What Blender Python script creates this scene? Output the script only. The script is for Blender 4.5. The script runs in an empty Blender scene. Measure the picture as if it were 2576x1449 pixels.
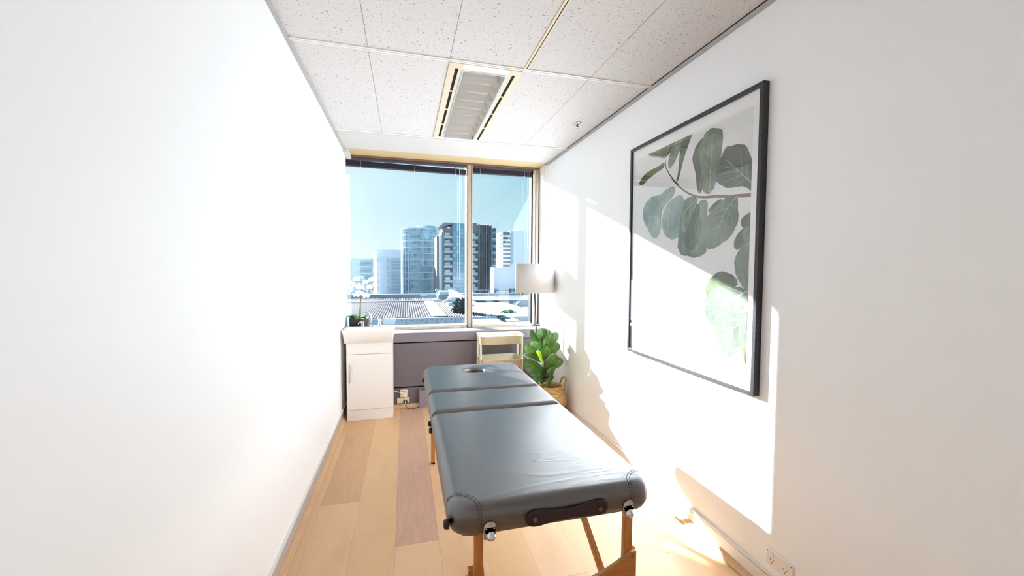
import bpy, bmesh, math, random
from mathutils import Vector, Matrix
R = math.radians
random.seed(7)
sc = bpy.context.scene
col = sc.collection

# ------------------------------------------------------------------ camera
F_PX, PITCH, YAW, ROLL, EYE = 1022.5, R(-2.644), R(14.735), R(0.3217), 1.49
fw = Vector((math.sin(YAW)*math.cos(PITCH), math.cos(YAW)*math.cos(PITCH), math.sin(PITCH)))
rt0 = Vector((math.cos(YAW), -math.sin(YAW), 0)); up0 = rt0.cross(fw)
rt = math.cos(ROLL)*rt0 + math.sin(ROLL)*up0
up = -math.sin(ROLL)*rt0 + math.cos(ROLL)*up0
cam = bpy.data.objects.new('camera', bpy.data.cameras.new('camera')); col.objects.link(cam)
cam.data.sensor_fit = 'HORIZONTAL'; cam.data.sensor_width = 36.0; cam.data.lens = 36.0*F_PX/2576
cam.data.clip_start = 0.05; cam.data.clip_end = 2000
cam.matrix_world = Matrix.Translation((0, 0, EYE)) @ Matrix((rt, up, -fw)).transposed().to_4x4()
sc.camera = cam
def at(px, py, Y):
    """where the sight line through a photo pixel meets the plane at depth Y"""
    d = fw + rt*(px-1288)/F_PX - up*(py-724.5)/F_PX
    p = d*(Y/d.y)
    return Vector((p.x, Y, p.z+EYE))

# ------------------------------------------------------------------ light
sc.view_settings.view_transform = 'Standard'; sc.view_settings.look = 'None'
sc.view_settings.gamma = 1; sc.view_settings.use_curve_mapping = False
sc.view_settings.exposure = 1.2
SUN = Vector((1.0, -1.45, -0.565)).normalized()
sl = bpy.data.lights.new('sun', 'SUN'); sl.energy = 20.0; sl.angle = 0.012; sl.color = (0.94, 1.0, 1.07)
so = bpy.data.objects.new('sun', sl); col.objects.link(so)
so.rotation_euler = SUN.to_track_quat('-Z', 'Y').to_euler(); so.location = (-8, 16, 10)

w = bpy.data.worlds.new('sky'); sc.world = w; w.use_nodes = True
N = w.node_tree.nodes; L = w.node_tree.links; N.clear()
def wn(t, **k):
    n = N.new(t)
    for a, b in k.items(): setattr(n, a, b)
    return n
tc = wn('ShaderNodeTexCoord'); nz = wn('ShaderNodeVectorMath', operation='NORMALIZE'); L.new(tc.outputs['Generated'], nz.inputs[0])
dt = wn('ShaderNodeVectorMath', operation='DOT_PRODUCT'); L.new(nz.outputs[0], dt.inputs[0]); dt.inputs[1].default_value = -SUN
sx = wn('ShaderNodeSeparateXYZ'); L.new(nz.outputs[0], sx.inputs[0])
elev = wn('ShaderNodeValToRGB'); L.new(sx.outputs['Z'], elev.inputs[0])
e = elev.color_ramp.elements
e[0].position = 0.0; e[0].color = (0.42, 0.50, 0.53, 1)
e[1].position = 0.30; e[1].color = (0.13, 0.30, 0.39, 1)
k = e.new(0.12); k.color = (0.25, 0.41, 0.47, 1)
k = e.new(1.0); k.color = (0.22, 0.38, 0.58, 1)
k = e.new(0.5); k.color = (0.11, 0.32, 0.60, 1)
glow = wn('ShaderNodeValToRGB'); L.new(dt.outputs['Value'], glow.inputs[0])
g = glow.color_ramp.elements
g[0].position = 0.58; g[0].color = (0, 0, 0, 1)
g[1].position = 1.0; g[1].color = (1, 1, 1, 1)
k = g.new(0.78); k.color = (0.28, 0.28, 0.28, 1)
k = g.new(0.89); k.color = (0.50, 0.50, 0.50, 1)
mx = wn('ShaderNodeMix', data_type='RGBA'); L.new(glow.outputs[0], mx.inputs[0]); L.new(elev.outputs[0], mx.inputs[6])
mx.inputs[7].default_value = (0.62, 0.68, 0.69, 1)
bg = wn('ShaderNodeBackground'); L.new(mx.outputs[2], bg.inputs[0]); bg.inputs[1].default_value = 0.84
ow = wn('ShaderNodeOutputWorld'); L.new(bg.outputs[0], ow.inputs[0])
sc.cycles.max_bounces = 14; sc.cycles.diffuse_bounces = 10; sc.cycles.glossy_bounces = 5
sc.cycles.transparent_max_bounces = 24; sc.cycles.transmission_bounces = 6
sc.cycles.sample_clamp_indirect = 8.0; sc.cycles.caustics_reflective = False

# ------------------------------------------------------------------ materials
def srgb(h):
    c = [int(h[i:i+2], 16)/255 for i in (0, 2, 4)]
    return tuple(x/12.92 if x <= .04045 else ((x+.055)/1.055)**2.4 for x in c)+(1,)
class Mat:
    def __init__(s, name, color=(.8, .8, .8, 1), rough=.5, metal=0.0, ior=1.45, spec=.5, **kw):
        m = bpy.data.materials.new(name); m.use_nodes = True; s.m = m
        s.n = m.node_tree.nodes; s.l = m.node_tree.links
        s.b = s.n['Principled BSDF']; i = s.b.inputs
        i['Base Color'].default_value = color; i['Roughness'].default_value = rough
        i['Metallic'].default_value = metal; i['IOR'].default_value = ior; i['Specular IOR Level'].default_value = spec
        for a, b in kw.items(): i[a.replace('_', ' ')].default_value = b
    def new(s, t, **k):
        n = s.n.new(t)
        for a, b in k.items():
            setattr(n, a, b)
        return n
    def coord(s, kind='Object', scale=(1, 1, 1), rot=(0, 0, 0), src=None):
        mp = s.new('ShaderNodeMapping')
        if src is None:
            c = s.new('ShaderNodeTexCoord'); src = c.outputs[kind]
        s.l.new(src, mp.inputs[0])
        mp.inputs['Scale'].default_value = scale; mp.inputs['Rotation'].default_value = rot
        return mp.outputs[0]
    def noise(s, vec, scale=5, detail=2, rough=.5, dist=0):
        n = s.new('ShaderNodeTexNoise'); s.l.new(vec, n.inputs['Vector'])
        n.inputs['Scale'].default_value = scale; n.inputs['Detail'].default_value = detail
        n.inputs['Roughness'].default_value = rough; n.inputs['Distortion'].default_value = dist
        return n.outputs['Fac']
    def math(s, op, a, b=None, c=None, clamp=False):
        n = s.new('ShaderNodeMath', operation=op); n.use_clamp = clamp
        for i, v in enumerate((a, b, c)):
            if v is None: continue
            if isinstance(v, (int, float)): n.inputs[i].default_value = v
            else: s.l.new(v, n.inputs[i])
        return n.outputs[0]
    def ramp(s, fac, stops):
        n = s.new('ShaderNodeValToRGB'); s.l.new(fac, n.inputs[0]); el = n.color_ramp.elements
        while len(el) < len(stops): el.new(.5)
        for q, (p, c) in zip(el, stops): q.position = p; q.color = c if len(c) == 4 else tuple(c)+(1,)
        return n.outputs[0]
    def mix(s, fac, a, b, mode='MIX'):
        n = s.new('ShaderNodeMix', data_type='RGBA', blend_type=mode)
        if isinstance(fac, (int, float)): n.inputs[0].default_value = fac
        else: s.l.new(fac, n.inputs[0])
        for i, v in ((6, a), (7, b)):
            if isinstance(v, tuple): n.inputs[i].default_value = v
            else: s.l.new(v, n.inputs[i])
        return n.outputs[2]
    def color(s, out): s.l.new(out, s.b.inputs['Base Color']); return s
    def bump(s, h, strength=.3, dist=.01):
        n = s.new('ShaderNodeBump'); n.inputs['Strength'].default_value = strength; n.inputs['Distance'].default_value = dist
        s.l.new(h, n.inputs['Height']); s.l.new(n.outputs[0], s.b.inputs['Normal']); return s

def simple(name, hexc, rough=.5, metal=0., var=0.0, vs=8, **k):
    m = Mat(name, srgb(hexc), rough, metal, **k)
    if var:
        f = m.noise(m.coord(), vs, 4)
        c = srgb(hexc); d = tuple(x*(1-var) for x in c[:3])+(1,)
        m.color(m.mix(f, d, c))
    return m.m

m = Mat('wall_paint', srgb('f7f8f9'), .55, spec=.35)
m.bump(m.noise(m.coord(), 220, 2), .06, .002); M_WALL = m.m
M_PLASTER = simple('plasterboard', 'd0ccc8', .8, var=.02)
M_TEE = simple('ceiling_tee', 'e9e6e0', .45)
M_TEECREAM = simple('ceiling_tee_cream', 'e2d4ba', .45)
M_GAP = simple('shadow_gap', '141213', .95)
M_ANGLE = simple('wall_angle', 'b4b1af', .5)
M_TAN = simple('tan_soffit', 'd8bd90', .55, var=.06, vs=3)
M_BRONZE = simple('window_aluminium', 'b3a494', .38, metal=.25)
M_BRONZEDK = simple('window_aluminium_dark', '7a604e', .45, metal=.2)
M_RAIL = simple('window_rail', 'ded3c2', .35)
M_SILL = simple('sill_paint', '827a82', .33, spec=.6)
M_GREY = simple('grey_panel', '6f676c', .5, var=.04, vs=3)
M_WHITE = simple('white_gloss', 'f0ebe6', .25, var=.01)
M_CERAMIC = Mat('ceramic', srgb('f5f1ec'), .12, spec=.6).m
M_CHROME = simple('chrome', 'dcdcdc', .12, metal=1.0)
M_NICKEL = simple('nickel', 'b9b2a8', .28, metal=1.0)
M_BLACK = simple('black_plastic', '151214', .4)
M_CREAM = simple('cream_powder_coat', 'e6dcc3', .4, var=.01)
M_OUTLET = simple('outlet_plastic', 'efe9e1', .35)
M_OUTCREAM = simple('outlet_cream', 'e6dcc2', .4)
M_SLOT = simple('slot', '3b332e', .7)
M_SHADE = Mat('lampshade_fabric', srgb('f0e9e3'), .9, Subsurface_Weight=0.0).m
m = Mat('lamp_shade', srgb('cac3bf'), .9); tl_ = m.new('ShaderNodeBsdfTranslucent'); tl_.inputs[0].default_value = srgb('f2e4d8')
mxs = m.new('ShaderNodeMixShader'); mxs.inputs[0].default_value = .05
m.l.new(m.b.outputs[0], mxs.inputs[1]); m.l.new(tl_.outputs[0], mxs.inputs[2]); m.l.new(mxs.outputs[0], m.n['Material Output'].inputs[0])
m.bump(m.noise(m.coord(scale=(300, 300, 300)), 1, 2), .15, .001); M_SHADE = m.m
M_BLIND = simple('blind_slat', '2e2836', .35)
M_BLINDEDGE = simple('blind_rail', '4a4657', .3)
M_CLEAR = simple('clear_plastic', 'dfe3e4', .2)

# ceiling tile
m = Mat('ceiling_tile', srgb('d6d2d0'), .9)
v = m.coord()
dist = m.noise(v, 18, 2)
vv = m.new('ShaderNodeVectorMath', operation='ADD'); m.l.new(v, vv.inputs[0])
n1 = m.new('ShaderNodeTexNoise'); m.l.new(v, n1.inputs['Vector']); n1.inputs['Scale'].default_value = 30
sc1 = m.new('ShaderNodeVectorMath', operation='SCALE'); m.l.new(n1.outputs['Color'], sc1.inputs[0]); sc1.inputs['Scale'].default_value = .03
m.l.new(sc1.outputs[0], vv.inputs[1])
a = m.noise(vv.outputs[0], 34, 2, .5)
worm = m.math('LESS_THAN', m.math('ABSOLUTE', m.math('SUBTRACT', a, .5)), .0115)
mask = m.math('GREATER_THAN', m.noise(v, 75, 1), .56)
dots = m.math('GREATER_THAN', m.noise(v, 260, 1), .74)
f = m.math('MAXIMUM', m.math('MULTIPLY', worm, mask), m.math('MULTIPLY', dots, .6))
m.color(m.mix(f, srgb('d8d4d2'), srgb('857e7a')))
m.bump(m.math('SUBTRACT', 1.0, f), .4, .002); M_TILE = m.m

# floor
m = Mat('oak_plank', (.6, .4, .25, 1), .42, spec=.4)
at_ = m.new('ShaderNodeAttribute'); at_.attribute_name = 'plank'
grain = m.noise(m.coord(scale=(26, 1.6, 1)), 3, 6, .62, .6)
fine = m.noise(m.coord(scale=(160, 5, 1)), 2, 3, .6)
blot = m.noise(m.coord(scale=(3.2, 1.1, 1)), 1.5, 3, .5)
knot = m.new('ShaderNodeTexVoronoi'); m.l.new(m.coord(scale=(2.6, 1.15, 1)), knot.inputs['Vector']); knot.inputs['Scale'].default_value = 1.3
kf = m.math('SUBTRACT', 1.0, m.math('MULTIPLY', knot.outputs['Distance'], 9.0), clamp=True)
c = m.mix(m.ramp(grain, [(.38, (0, 0, 0)), (.68, (1, 1, 1))]), at_.outputs['Color'], srgb('dcb589'), 'MIX')
c = m.mix(.45, at_.outputs['Color'], c)
c = m.mix(m.math('MULTIPLY', m.ramp(fine, [(.5, (0, 0, 0)), (.7, (1, 1, 1))]), .16), c, srgb('9a7250'))
c = m.mix(m.math('MULTIPLY', m.ramp(blot, [(.5, (0, 0, 0)), (.72, (1, 1, 1))]), .25), c, srgb('b1845f'))
c = m.mix(m.math('MULTIPLY', kf, .6), c, srgb('7d5844'))
m.color(c); m.bump(fine, .06, .001); M_FLOOR = m.m
m = Mat('oak_bead', srgb('d2ab80'), .45)
m.color(m.mix(m.noise(m.coord(scale=(40, 3, 40)), 3, 4), srgb('c09468'), srgb('dfbb92'))); M_BEAD = m.m

# beech of the massage table
m = Mat('beech', srgb('cf8f50'), .35, spec=.5, Coat_Weight=.3)
m.color(m.mix(m.ramp(m.noise(m.coord(scale=(30, 30, 3)), 2, 5, .6), [(.35, (0, 0, 0)), (.7, (1, 1, 1))]), srgb('b06c2c'), srgb('cc8a48'))); M_BEECH = m.m
m = Mat('beech_board', srgb('cf8f50'), .35, spec=.5, Coat_Weight=.3)
m.color(m.mix(m.ramp(m.noise(m.coord(scale=(2.5, 30, 30)), 2, 5, .6), [(.35, (0, 0, 0)), (.7, (1, 1, 1))]), srgb('a8642a'), srgb('bf7d3d'))); M_BOARD = m.m
M_BOARDEDGE = simple('plywood_edge', 'd9b489', .5, var=.2, vs=60)

# leather
m = Mat('black_leather', srgb('261c1c'), .38, ior=2.3, spec=.5)
v = m.coord()
def crease(sc_, scale, width, mlo, mhi, ms):
    t_ = m.new('ShaderNodeTexNoise'); m.l.new(m.coord(scale=sc_, rot=(0, 0, R(-18))), t_.inputs['Vector'])
    t_.inputs['Scale'].default_value = scale; t_.inputs['Detail'].default_value = 1.0; t_.inputs['Distortion'].default_value = .5
    r_ = m.math('SUBTRACT', 1.0, m.math('MULTIPLY', m.math('ABSOLUTE', m.math('SUBTRACT', t_.outputs['Fac'], .5)), width), clamp=True)
    r_ = m.math('SMOOTH_MIN', r_, 1.0, .3)
    k_ = m.ramp(m.noise(v, ms, 1), [(mlo, (0, 0, 0)), (mhi, (1, 1, 1))])
    return m.math('MULTIPLY', r_, k_)
h = m.math('ADD', crease((1.0, 4.2, 1.0), 2.0, 26.0, .48, .62, 3.4), m.math('MULTIPLY', crease((1.3, 6.0, 1.0), 3.4, 16.0, .50, .66, 5.1), .6))
h = m.math('ADD', h, m.math('MULTIPLY', m.noise(v, 9, 2), .35))
h = m.math('ADD', h, m.math('MULTIPLY', m.noise(v, 420, 1), .03))
m.bump(h, .16, .004); M_LEATHER = m.m
M_THREAD = simple('thread', '0e0c0d', .7)
M_HANDLE = simple('handle_plastic', '2b2022', .5)

# leaves
def leaf_mat(name, c1, c2, vein, rough=.35, trans=.18):
    m = Mat(name, srgb(c1), rough, spec=.5)
    uv = m.new('ShaderNodeUVMap'); sp = m.new('ShaderNodeSeparateXYZ'); m.l.new(uv.outputs[0], sp.inputs[0])
    u = m.math('ABSOLUTE', m.math('SUBTRACT', sp.outputs['X'], .5))
    mid = m.math('LESS_THAN', u, .022)
    s_ = m.math('FRACT', m.math('MULTIPLY', m.math('SUBTRACT', sp.outputs['Y'], m.math('MULTIPLY', u, .62)), 6.0))
    side = m.math('LESS_THAN', m.math('ABSOLUTE', m.math('SUBTRACT', s_, .5)), .045)
    vf = m.math('MAXIMUM', mid, m.math('MULTIPLY', side, .6))
    base = m.mix(m.noise(m.coord(), 11, 3), srgb(c1), srgb(c2))
    cc = m.mix(m.math('MULTIPLY', vf, .55), base, srgb(vein)); m.color(cc)
    tr = m.new('ShaderNodeBsdfTranslucent'); m.l.new(cc, tr.inputs[0])
    mix = m.new('ShaderNodeMixShader'); mix.inputs[0].default_value = trans
    m.l.new(m.b.outputs[0], mix.inputs[1]); m.l.new(tr.outputs[0], mix.inputs[2])
    m.l.new(mix.outputs[0], m.n['Material Output'].inputs[0])
    m.bump(m.math('SUBTRACT', 1.0, vf), .4, .003)
    return m.m
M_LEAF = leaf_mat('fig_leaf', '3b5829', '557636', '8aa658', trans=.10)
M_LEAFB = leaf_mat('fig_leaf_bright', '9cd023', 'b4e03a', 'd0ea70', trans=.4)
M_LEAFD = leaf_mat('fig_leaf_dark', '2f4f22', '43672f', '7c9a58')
M_ORLEAF = leaf_mat('orchid_leaf', '3f7a23', '5c9a30', '6aa53c')
M_STEM = simple('plant_stem', '5b3f30', .7, var=.3, vs=30)
M_PETAL = simple('orchid_petal', 'fbf3ea', .6, var=.03, vs=20)
M_LIP = simple('orchid_lip', 'f0cfa4', .6)
M_BUD = simple('orchid_bud', '5f7a52', .6)
M_POT = simple('dark_pot', '3a2f31', .35)
M_MOSS = simple('potting_bark', '4a372a', .9, var=.4, vs=60)
m = Mat('seagrass', srgb('c39a5f'), .8)
wv = m.new('ShaderNodeTexWave', wave_type='BANDS', bands_direction='Z'); m.l.new(m.coord(), wv.inputs['Vector'])
wv.inputs['Scale'].default_value = 24; wv.inputs['Distortion'].default_value = 1.2; wv.inputs['Detail'].default_value = 2; wv.inputs['Detail Scale'].default_value = 4
st = m.noise(m.coord(scale=(90, 90, 14)), 1, 2)
m.color(m.mix(m.math('MULTIPLY', m.math('ADD', wv.outputs['Fac'], st), .5), srgb('9a6c38'), srgb('dcb87a')))
m.bump(wv.outputs['Fac'], .8, .006); M_BASKET = m.m

# glass: clear sheet that also mirrors by fresnel
def glass(name, tint='ffffff', ior=1.5, rough=0.0, mul=1.0):
    m = bpy.data.materials.new(name); m.use_nodes = True; n = m.node_tree.nodes; l = m.node_tree.links; n.clear()
    t = n.new('ShaderNodeBsdfTransparent'); t.inputs[0].default_value = srgb(tint)
    gl = n.new('ShaderNodeBsdfGlossy'); gl.inputs['Roughness'].default_value = rough
    fr = n.new('ShaderNodeLayerWeight'); fr.inputs[0].default_value = .5     # facing = 1-|cos|: same from both sides of a sheet
    p5 = n.new('ShaderNodeMath'); p5.operation = 'POWER'; l.new(fr.outputs['Facing'], p5.inputs[0]); p5.inputs[1].default_value = 5
    mm = n.new('ShaderNodeMath'); mm.operation = 'MULTIPLY_ADD'; mm.use_clamp = True; l.new(p5.outputs[0], mm.inputs[0]); mm.inputs[1].default_value = .96*mul; mm.inputs[2].default_value = .04*mul
    mx = n.new('ShaderNodeMixShader'); l.new(mm.outputs[0], mx.inputs[0]); l.new(t.outputs[0], mx.inputs[1]); l.new(gl.outputs[0], mx.inputs[2])
    o = n.new('ShaderNodeOutputMaterial'); l.new(mx.outputs[0], o.inputs[0]); return m
M_GLASS = glass('window_glass', 'fbfdfd', mul=.7)
M_PICGLASS = glass('picture_glass', 'ffffff', 1.5, 0.0, 1.3)

# ------------------------------------------------------------------ mesh helpers
class B:
    """collects geometry for ONE mesh object"""
    def __init__(s): s.bm = bmesh.new(); s.uv = s.bm.loops.layers.uv.new('UVMap')
    def box(s, x0, x1, y0, y1, z0, z1, bev=0.0, mi=0, seg=2):
        r = bmesh.ops.create_cube(s.bm, size=1.0)
        vs = r['verts']
        for v in vs:
            v.co = Vector((x0+(v.co.x+.5)*(x1-x0), y0+(v.co.y+.5)*(y1-y0), z0+(v.co.z+.5)*(z1-z0)))
        fs = {f for v in vs for f in v.link_faces}
        for f in fs: f.material_index = mi
        if bev > 0:
            es = list({e for v in vs for e in v.link_edges})
            q = bmesh.ops.bevel(s.bm, geom=es, offset=bev, segments=seg, affect='EDGES', profile=.5)
            for f in q['faces']: f.material_index = mi
        return s
    def obox(s, c, size, rot=None, bev=0.0, mi=0):
        """box centred at c with a rotation matrix"""
        r = bmesh.ops.create_cube(s.bm, size=1.0); vs = r['verts']
        for v in vs: v.co = Vector((v.co.x*size[0], v.co.y*size[1], v.co.z*size[2]))
        for f in {f for v in vs for f in v.link_faces}: f.material_index = mi
        geo = vs
        if bev > 0:
            es = list({e for v in vs for e in v.link_edges})
            q = bmesh.ops.bevel(s.bm, geom=es, offset=bev, segments=2, affect='EDGES', profile=.5)
            for f in q['faces']: f.material_index = mi
            geo = list({v for f in q['faces'] for v in f.verts})
        for v in geo:
            v.co = (rot @ v.co if rot is not None else v.co) + Vector(c)
        return s
    def bar(s, a, b, w, h, bev=.002, mi=0):
        a = Vector(a); b = Vector(b); d = (b-a)
        q = d.to_track_quat('Z', 'Y').to_matrix()
        return s.obox((a+b)/2, (w, h, d.length), q, bev, mi)
    def tube(s, pts, r, n=10, cap=True, mi=0, closed=False):
        pts = [Vector(p) for p in pts]; rings = []
        rad = r if isinstance(r, (list, tuple)) else [r]*len(pts)
        prev = None
        for i, p in enumerate(pts):
            if closed: t = pts[(i+1) % len(pts)]-pts[i-1]
            else: t = pts[min(i+1, len(pts)-1)]-pts[max(i-1, 0)]
            t.normalize()
            if prev is None:
                x = t.orthogonal().normalized()
            else:
                x = (prev - t*prev.dot(t)).normalized()
            prev = x; y = t.cross(x)
            rings.append([s.bm.verts.new(p+rad[i]*(x*math.cos(2*math.pi*k/n)+y*math.sin(2*math.pi*k/n))) for k in range(n)])
        m_ = len(rings)
        for i in range(m_ if closed else m_-1):
            a, b = rings[i], rings[(i+1) % m_]
            for k in range(n):
                f = s.bm.faces.new((a[k], a[(k+1) % n], b[(k+1) % n], b[k])); f.smooth = True; f.material_index = mi
        if cap and not closed:
            for q, rv in ((rings[0], True), (rings[-1], False)):
                f = s.bm.faces.new(list(reversed(q)) if rv else q); f.material_index = mi
        return s
    def lathe(s, prof, c=(0, 0, 0), n=32, axis='Z', mi=0, smooth=True):
        c = Vector(c); rings = []
        for (r, z) in prof:
            ring = []
            for k in range(n):
                a = 2*math.pi*k/n
                p = Vector((r*math.cos(a), r*math.sin(a), z))
                if axis == 'Y': p = Vector((p.x, p.z, p.y))
                if axis == 'X': p = Vector((p.z, p.x, p.y))
                ring.append(s.bm.verts.new(c+p))
            rings.append(ring)
        for a, b in zip(rings, rings[1:]):
            for k in range(n):
                f = s.bm.faces.new((a[k], a[(k+1) % n], b[(k+1) % n], b[k])); f.smooth = smooth; f.material_index = mi
        for q in (rings[0], rings[-1]):
            f = s.bm.faces.new(q); f.material_index = mi
        return s
    def poly(s, pts, mi=0):
        f = s.bm.faces.new([s.bm.verts.new(p) for p in pts]); f.material_index = mi; return f
    def prism(s, pts, d, mi=0):
        """extrude polygon pts (3-D) by vector d"""
        d = Vector(d); a = [s.bm.verts.new(p) for p in pts]; b = [s.bm.verts.new(Vector(p)+d) for p in pts]; n = len(a)
        s.bm.faces.new(a).material_index = mi; s.bm.faces.new(list(reversed(b))).material_index = mi
        for k in range(n): s.bm.faces.new((a[k], b[k], b[(k+1) % n], a[(k+1) % n])).material_index = mi
        return s
    def rings(s, rs, closed_top=True, smooth=True, mi=0):
        R_ = [[s.bm.verts.new(p) for p in r] for r in rs]; n = len(R_[0])
        for a, b in zip(R_, R_[1:]):
            for k in range(n):
                f = s.bm.faces.new((a[k], a[(k+1) % n], b[(k+1) % n], b[k])); f.smooth = smooth; f.material_index = mi
        return R_
    def out(s, name, mats, parent=None, loc=None):
        bmesh.ops.recalc_face_normals(s.bm, faces=s.bm.faces)
        me = bpy.data.meshes.new(name)
        if loc is not None:
            for v in s.bm.verts: v.co -= Vector(loc)
        s.bm.to_mesh(me); s.bm.free()
        for q in (mats if isinstance(mats, (list, tuple)) else [mats]): me.materials.append(q)
        o = bpy.data.objects.new(name, me); col.objects.link(o)
        if loc is not None: o.location = loc
        if parent is not None:
            o.parent = parent
            base = Vector((0, 0, 0)); q = parent
            while q is not None: base += q.location; q = q.parent
            o.location = (Vector(loc) if loc is not None else Vector((0, 0, 0))) - base
        return o
def thing(name, label, cat, loc, group=None):
    o = bpy.data.objects.new(name, None); col.objects.link(o); o.location = loc; o.empty_display_size = .1
    return tag(o, label, cat, group)
def tag(o, label, cat, group=None, kind=None):
    if label: o['label'] = label
    if cat: o['category'] = cat
    if group: o['group'] = group
    if kind: o['kind'] = kind
    return o
def struct(o, label=None):
    o['kind'] = 'structure'
    if label: o['label'] = label
    return o

XL, XR, ZC = -0.605, 1.61, 2.72
YB, YS, YW = -1.0, 4.47, 4.74      # back wall, sill face, window plane

# ================================================================== ROOM
# floor: every plank a face with its own tone
bm = bmesh.new(); cl = bm.loops.layers.float_color.new('plank')
tones = ['d9b083', 'dfb78b', 'd5a97c', 'e2bb93', 'dab287', 'dfb88e']
random.seed(11)
cols_x = [-.75, -.52, -.29, -.06, .17, .40, .63, .86, 1.09, 1.32, 1.55, 1.78]
fixed = {1: [(YB, 'e0b88b'), (2.70, 'cb9f76'), (4.9, 'c')], 2: [(YB, 'dcb488'), (1.2, 'dab184'), (4.9, 'c')],
         3: [(YB, 'e0ba92'), (2.20, 'c29a85'), (4.9, 'c')], 4: [(YB, 'dcb288'), (1.0, 'deb68e'), (3.0, 'd8ae85'), (4.9, 'c')]}
for i in range(len(cols_x)-1):
    x0, x1 = cols_x[i]+.0003, cols_x[i+1]-.0003
    if i in fixed: seq = fixed[i]
    else:
        y = YB - random.random()*1.4; seq = []
        while y < 4.9: seq.append((max(y, YB), random.choice(tones))); y += 1.83
        seq.append((4.9, 'c'))
    for (y0, t), (y1, _) in zip(seq, seq[1:]):
        if y1 <= YB: continue
        f = bm.faces.new([bm.verts.new(p) for p in ((x0, y0+.0006, 0), (x1, y0+.0006, 0), (x1, y1-.0006, 0), (x0, y1-.0006, 0))])
        for lp in f.loops: lp[cl] = srgb(t)
me = bpy.data.meshes.new('floor')
q = bmesh.ops.extrude_face_region(bm, geom=list(bm.faces))
for v_ in [g_ for g_ in q['geom'] if isinstance(g_, bmesh.types.BMVert)]: v_.co.z -= .02
bmesh.ops.recalc_face_normals(bm, faces=bm.faces)
bm.to_mesh(me); bm.free(); me.materials.append(M_FLOOR)
fl = bpy.data.objects.new('floor', me); col.objects.link(fl); struct(fl, 'light oak plank floor')
struct(B().box(-.8, 1.9, YB-.1, 4.95, -.2, -.021).out('floor_slab', M_GAP))

struct(B().box(XL-.10, XL, YB, 4.69, -.02, ZC+.15).out('wall_left', M_WALL))
XE = -1.5      # the ribbon window carries on past the partition
struct(B().box(XR, XR+.15, YB, YW+.16, -.02, ZC+.15).out('wall_right', M_WALL))
struct(B().box(XL-.15, XR+.15, YB-.15, YB, -.02, ZC+.15).out('wall_back', M_WALL))

# ceiling: tile field with an opening for the light, then the smooth plaster strip at the window
YT = 3.94
b = B()
for x0, x1, y0, y1 in ((XL, XR, YB, 2.50), (XL, .357, 2.50, YT), (.624, XR, 2.50, YT), (.357, .624, 2.50, 2.557), (.357, .624, 3.873, YT)): b.box(x0, x1, y0, y1, ZC, ZC+.03)
struct(b.out('ceiling', M_TILE), 'white fissured acoustic tile ceiling')
b = B(); b.box(XL, XR, YT+.012, 4.49, ZC-.004, ZC+.03); struct(b.out('ceiling_strip', M_PLASTER))
b = B(); b.box(XL, XR, YT, YT+.012, ZC-.001, ZC+.03); struct(b.out('trim_1', M_GAP))
b = B(); b.box(XL, XR, YT-.03, YT, ZC-.006, ZC, .001); struct(b.out('trim_2', M_TEE))
b = B(); b.box(-.555, 1.59, 4.49, YW+.02, ZC-.003, ZC+.03); struct(b.out('trim_3', M_TAN), 'tan soffit strip above the window')
b = B(); b.box(XE, XL, 4.69, YW+.16, ZC, ZC+.3); b.box(XL, -.555, 4.49, YW+.02, ZC-.05, ZC+.03); struct(b.out('trim_4', M_PLASTER))
b = B(); b.box(XL-.1, XR+.1, YB, 5.0, ZC+.12, ZC+.3); b.box(XL-.1, XR+.1, YB, 2.4, ZC+.03, ZC+.12); b.box(XL-.1, XR+.1, 4.0, 5.0, ZC+.03, ZC+.12); b.box(XL-.1, .30, 2.4, 4.0, ZC+.03, ZC+.12); b.box(.68, XR+.1, 2.4, 4.0, ZC+.03, ZC+.12); struct(b.out('ceiling_void', M_GAP))
# transverse double tee bars, thin long joints
for n_, y in enumerate((-.49, .985, 2.462)):
    b = B(); b.box(XL, XR, y-.016, y-.003, ZC-.006, ZC, .001); b.box(XL, XR, y+.003, y+.016, ZC-.006, ZC, .001)
    b.box(XL, XR, y-.003, y+.003, ZC-.002, ZC+.001)
    struct(b.out('trim_%d' % (21+n_), M_TEE))
b = B()
for x in (-.193, .262, 1.157):
    b.box(x-.0012, x+.0012, YB, YT-.03, ZC-.0008, ZC+.001)
struct(b.out('trim_7', simple('tile_joint', '8f8883', .9)))
b = B(); b.box(.712, .724, YB, 2.446, ZC-.007, ZC, .001); b.box(.730, .738, YB, 2.446, ZC-.007, ZC, .001); struct(b.out('trim_8', M_TEECREAM))
b = B(); b.box(.7245, .7295, YB, 2.446, ZC-.0015, ZC+.001); struct(b.out('trim_9', M_GAP))
# wall angles
b = B(); b.box(XL, XL+.012, YB, YT, ZC-.024, ZC, .001); b.box(XL, XL+.012, YT, 4.6, ZC-.024, ZC-.004, .001); struct(b.out('trim_10', M_ANGLE))
b = B(); b.box(XR-.012, XR, YB, 4.5, ZC-.026, ZC-.004, .001); struct(b.out('trim_11', M_ANGLE))
b = B(); b.box(XR-.014, XR-.010, YB, 4.5, ZC-.004, ZC, .0); struct(b.out('trim_12', M_GAP))

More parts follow.
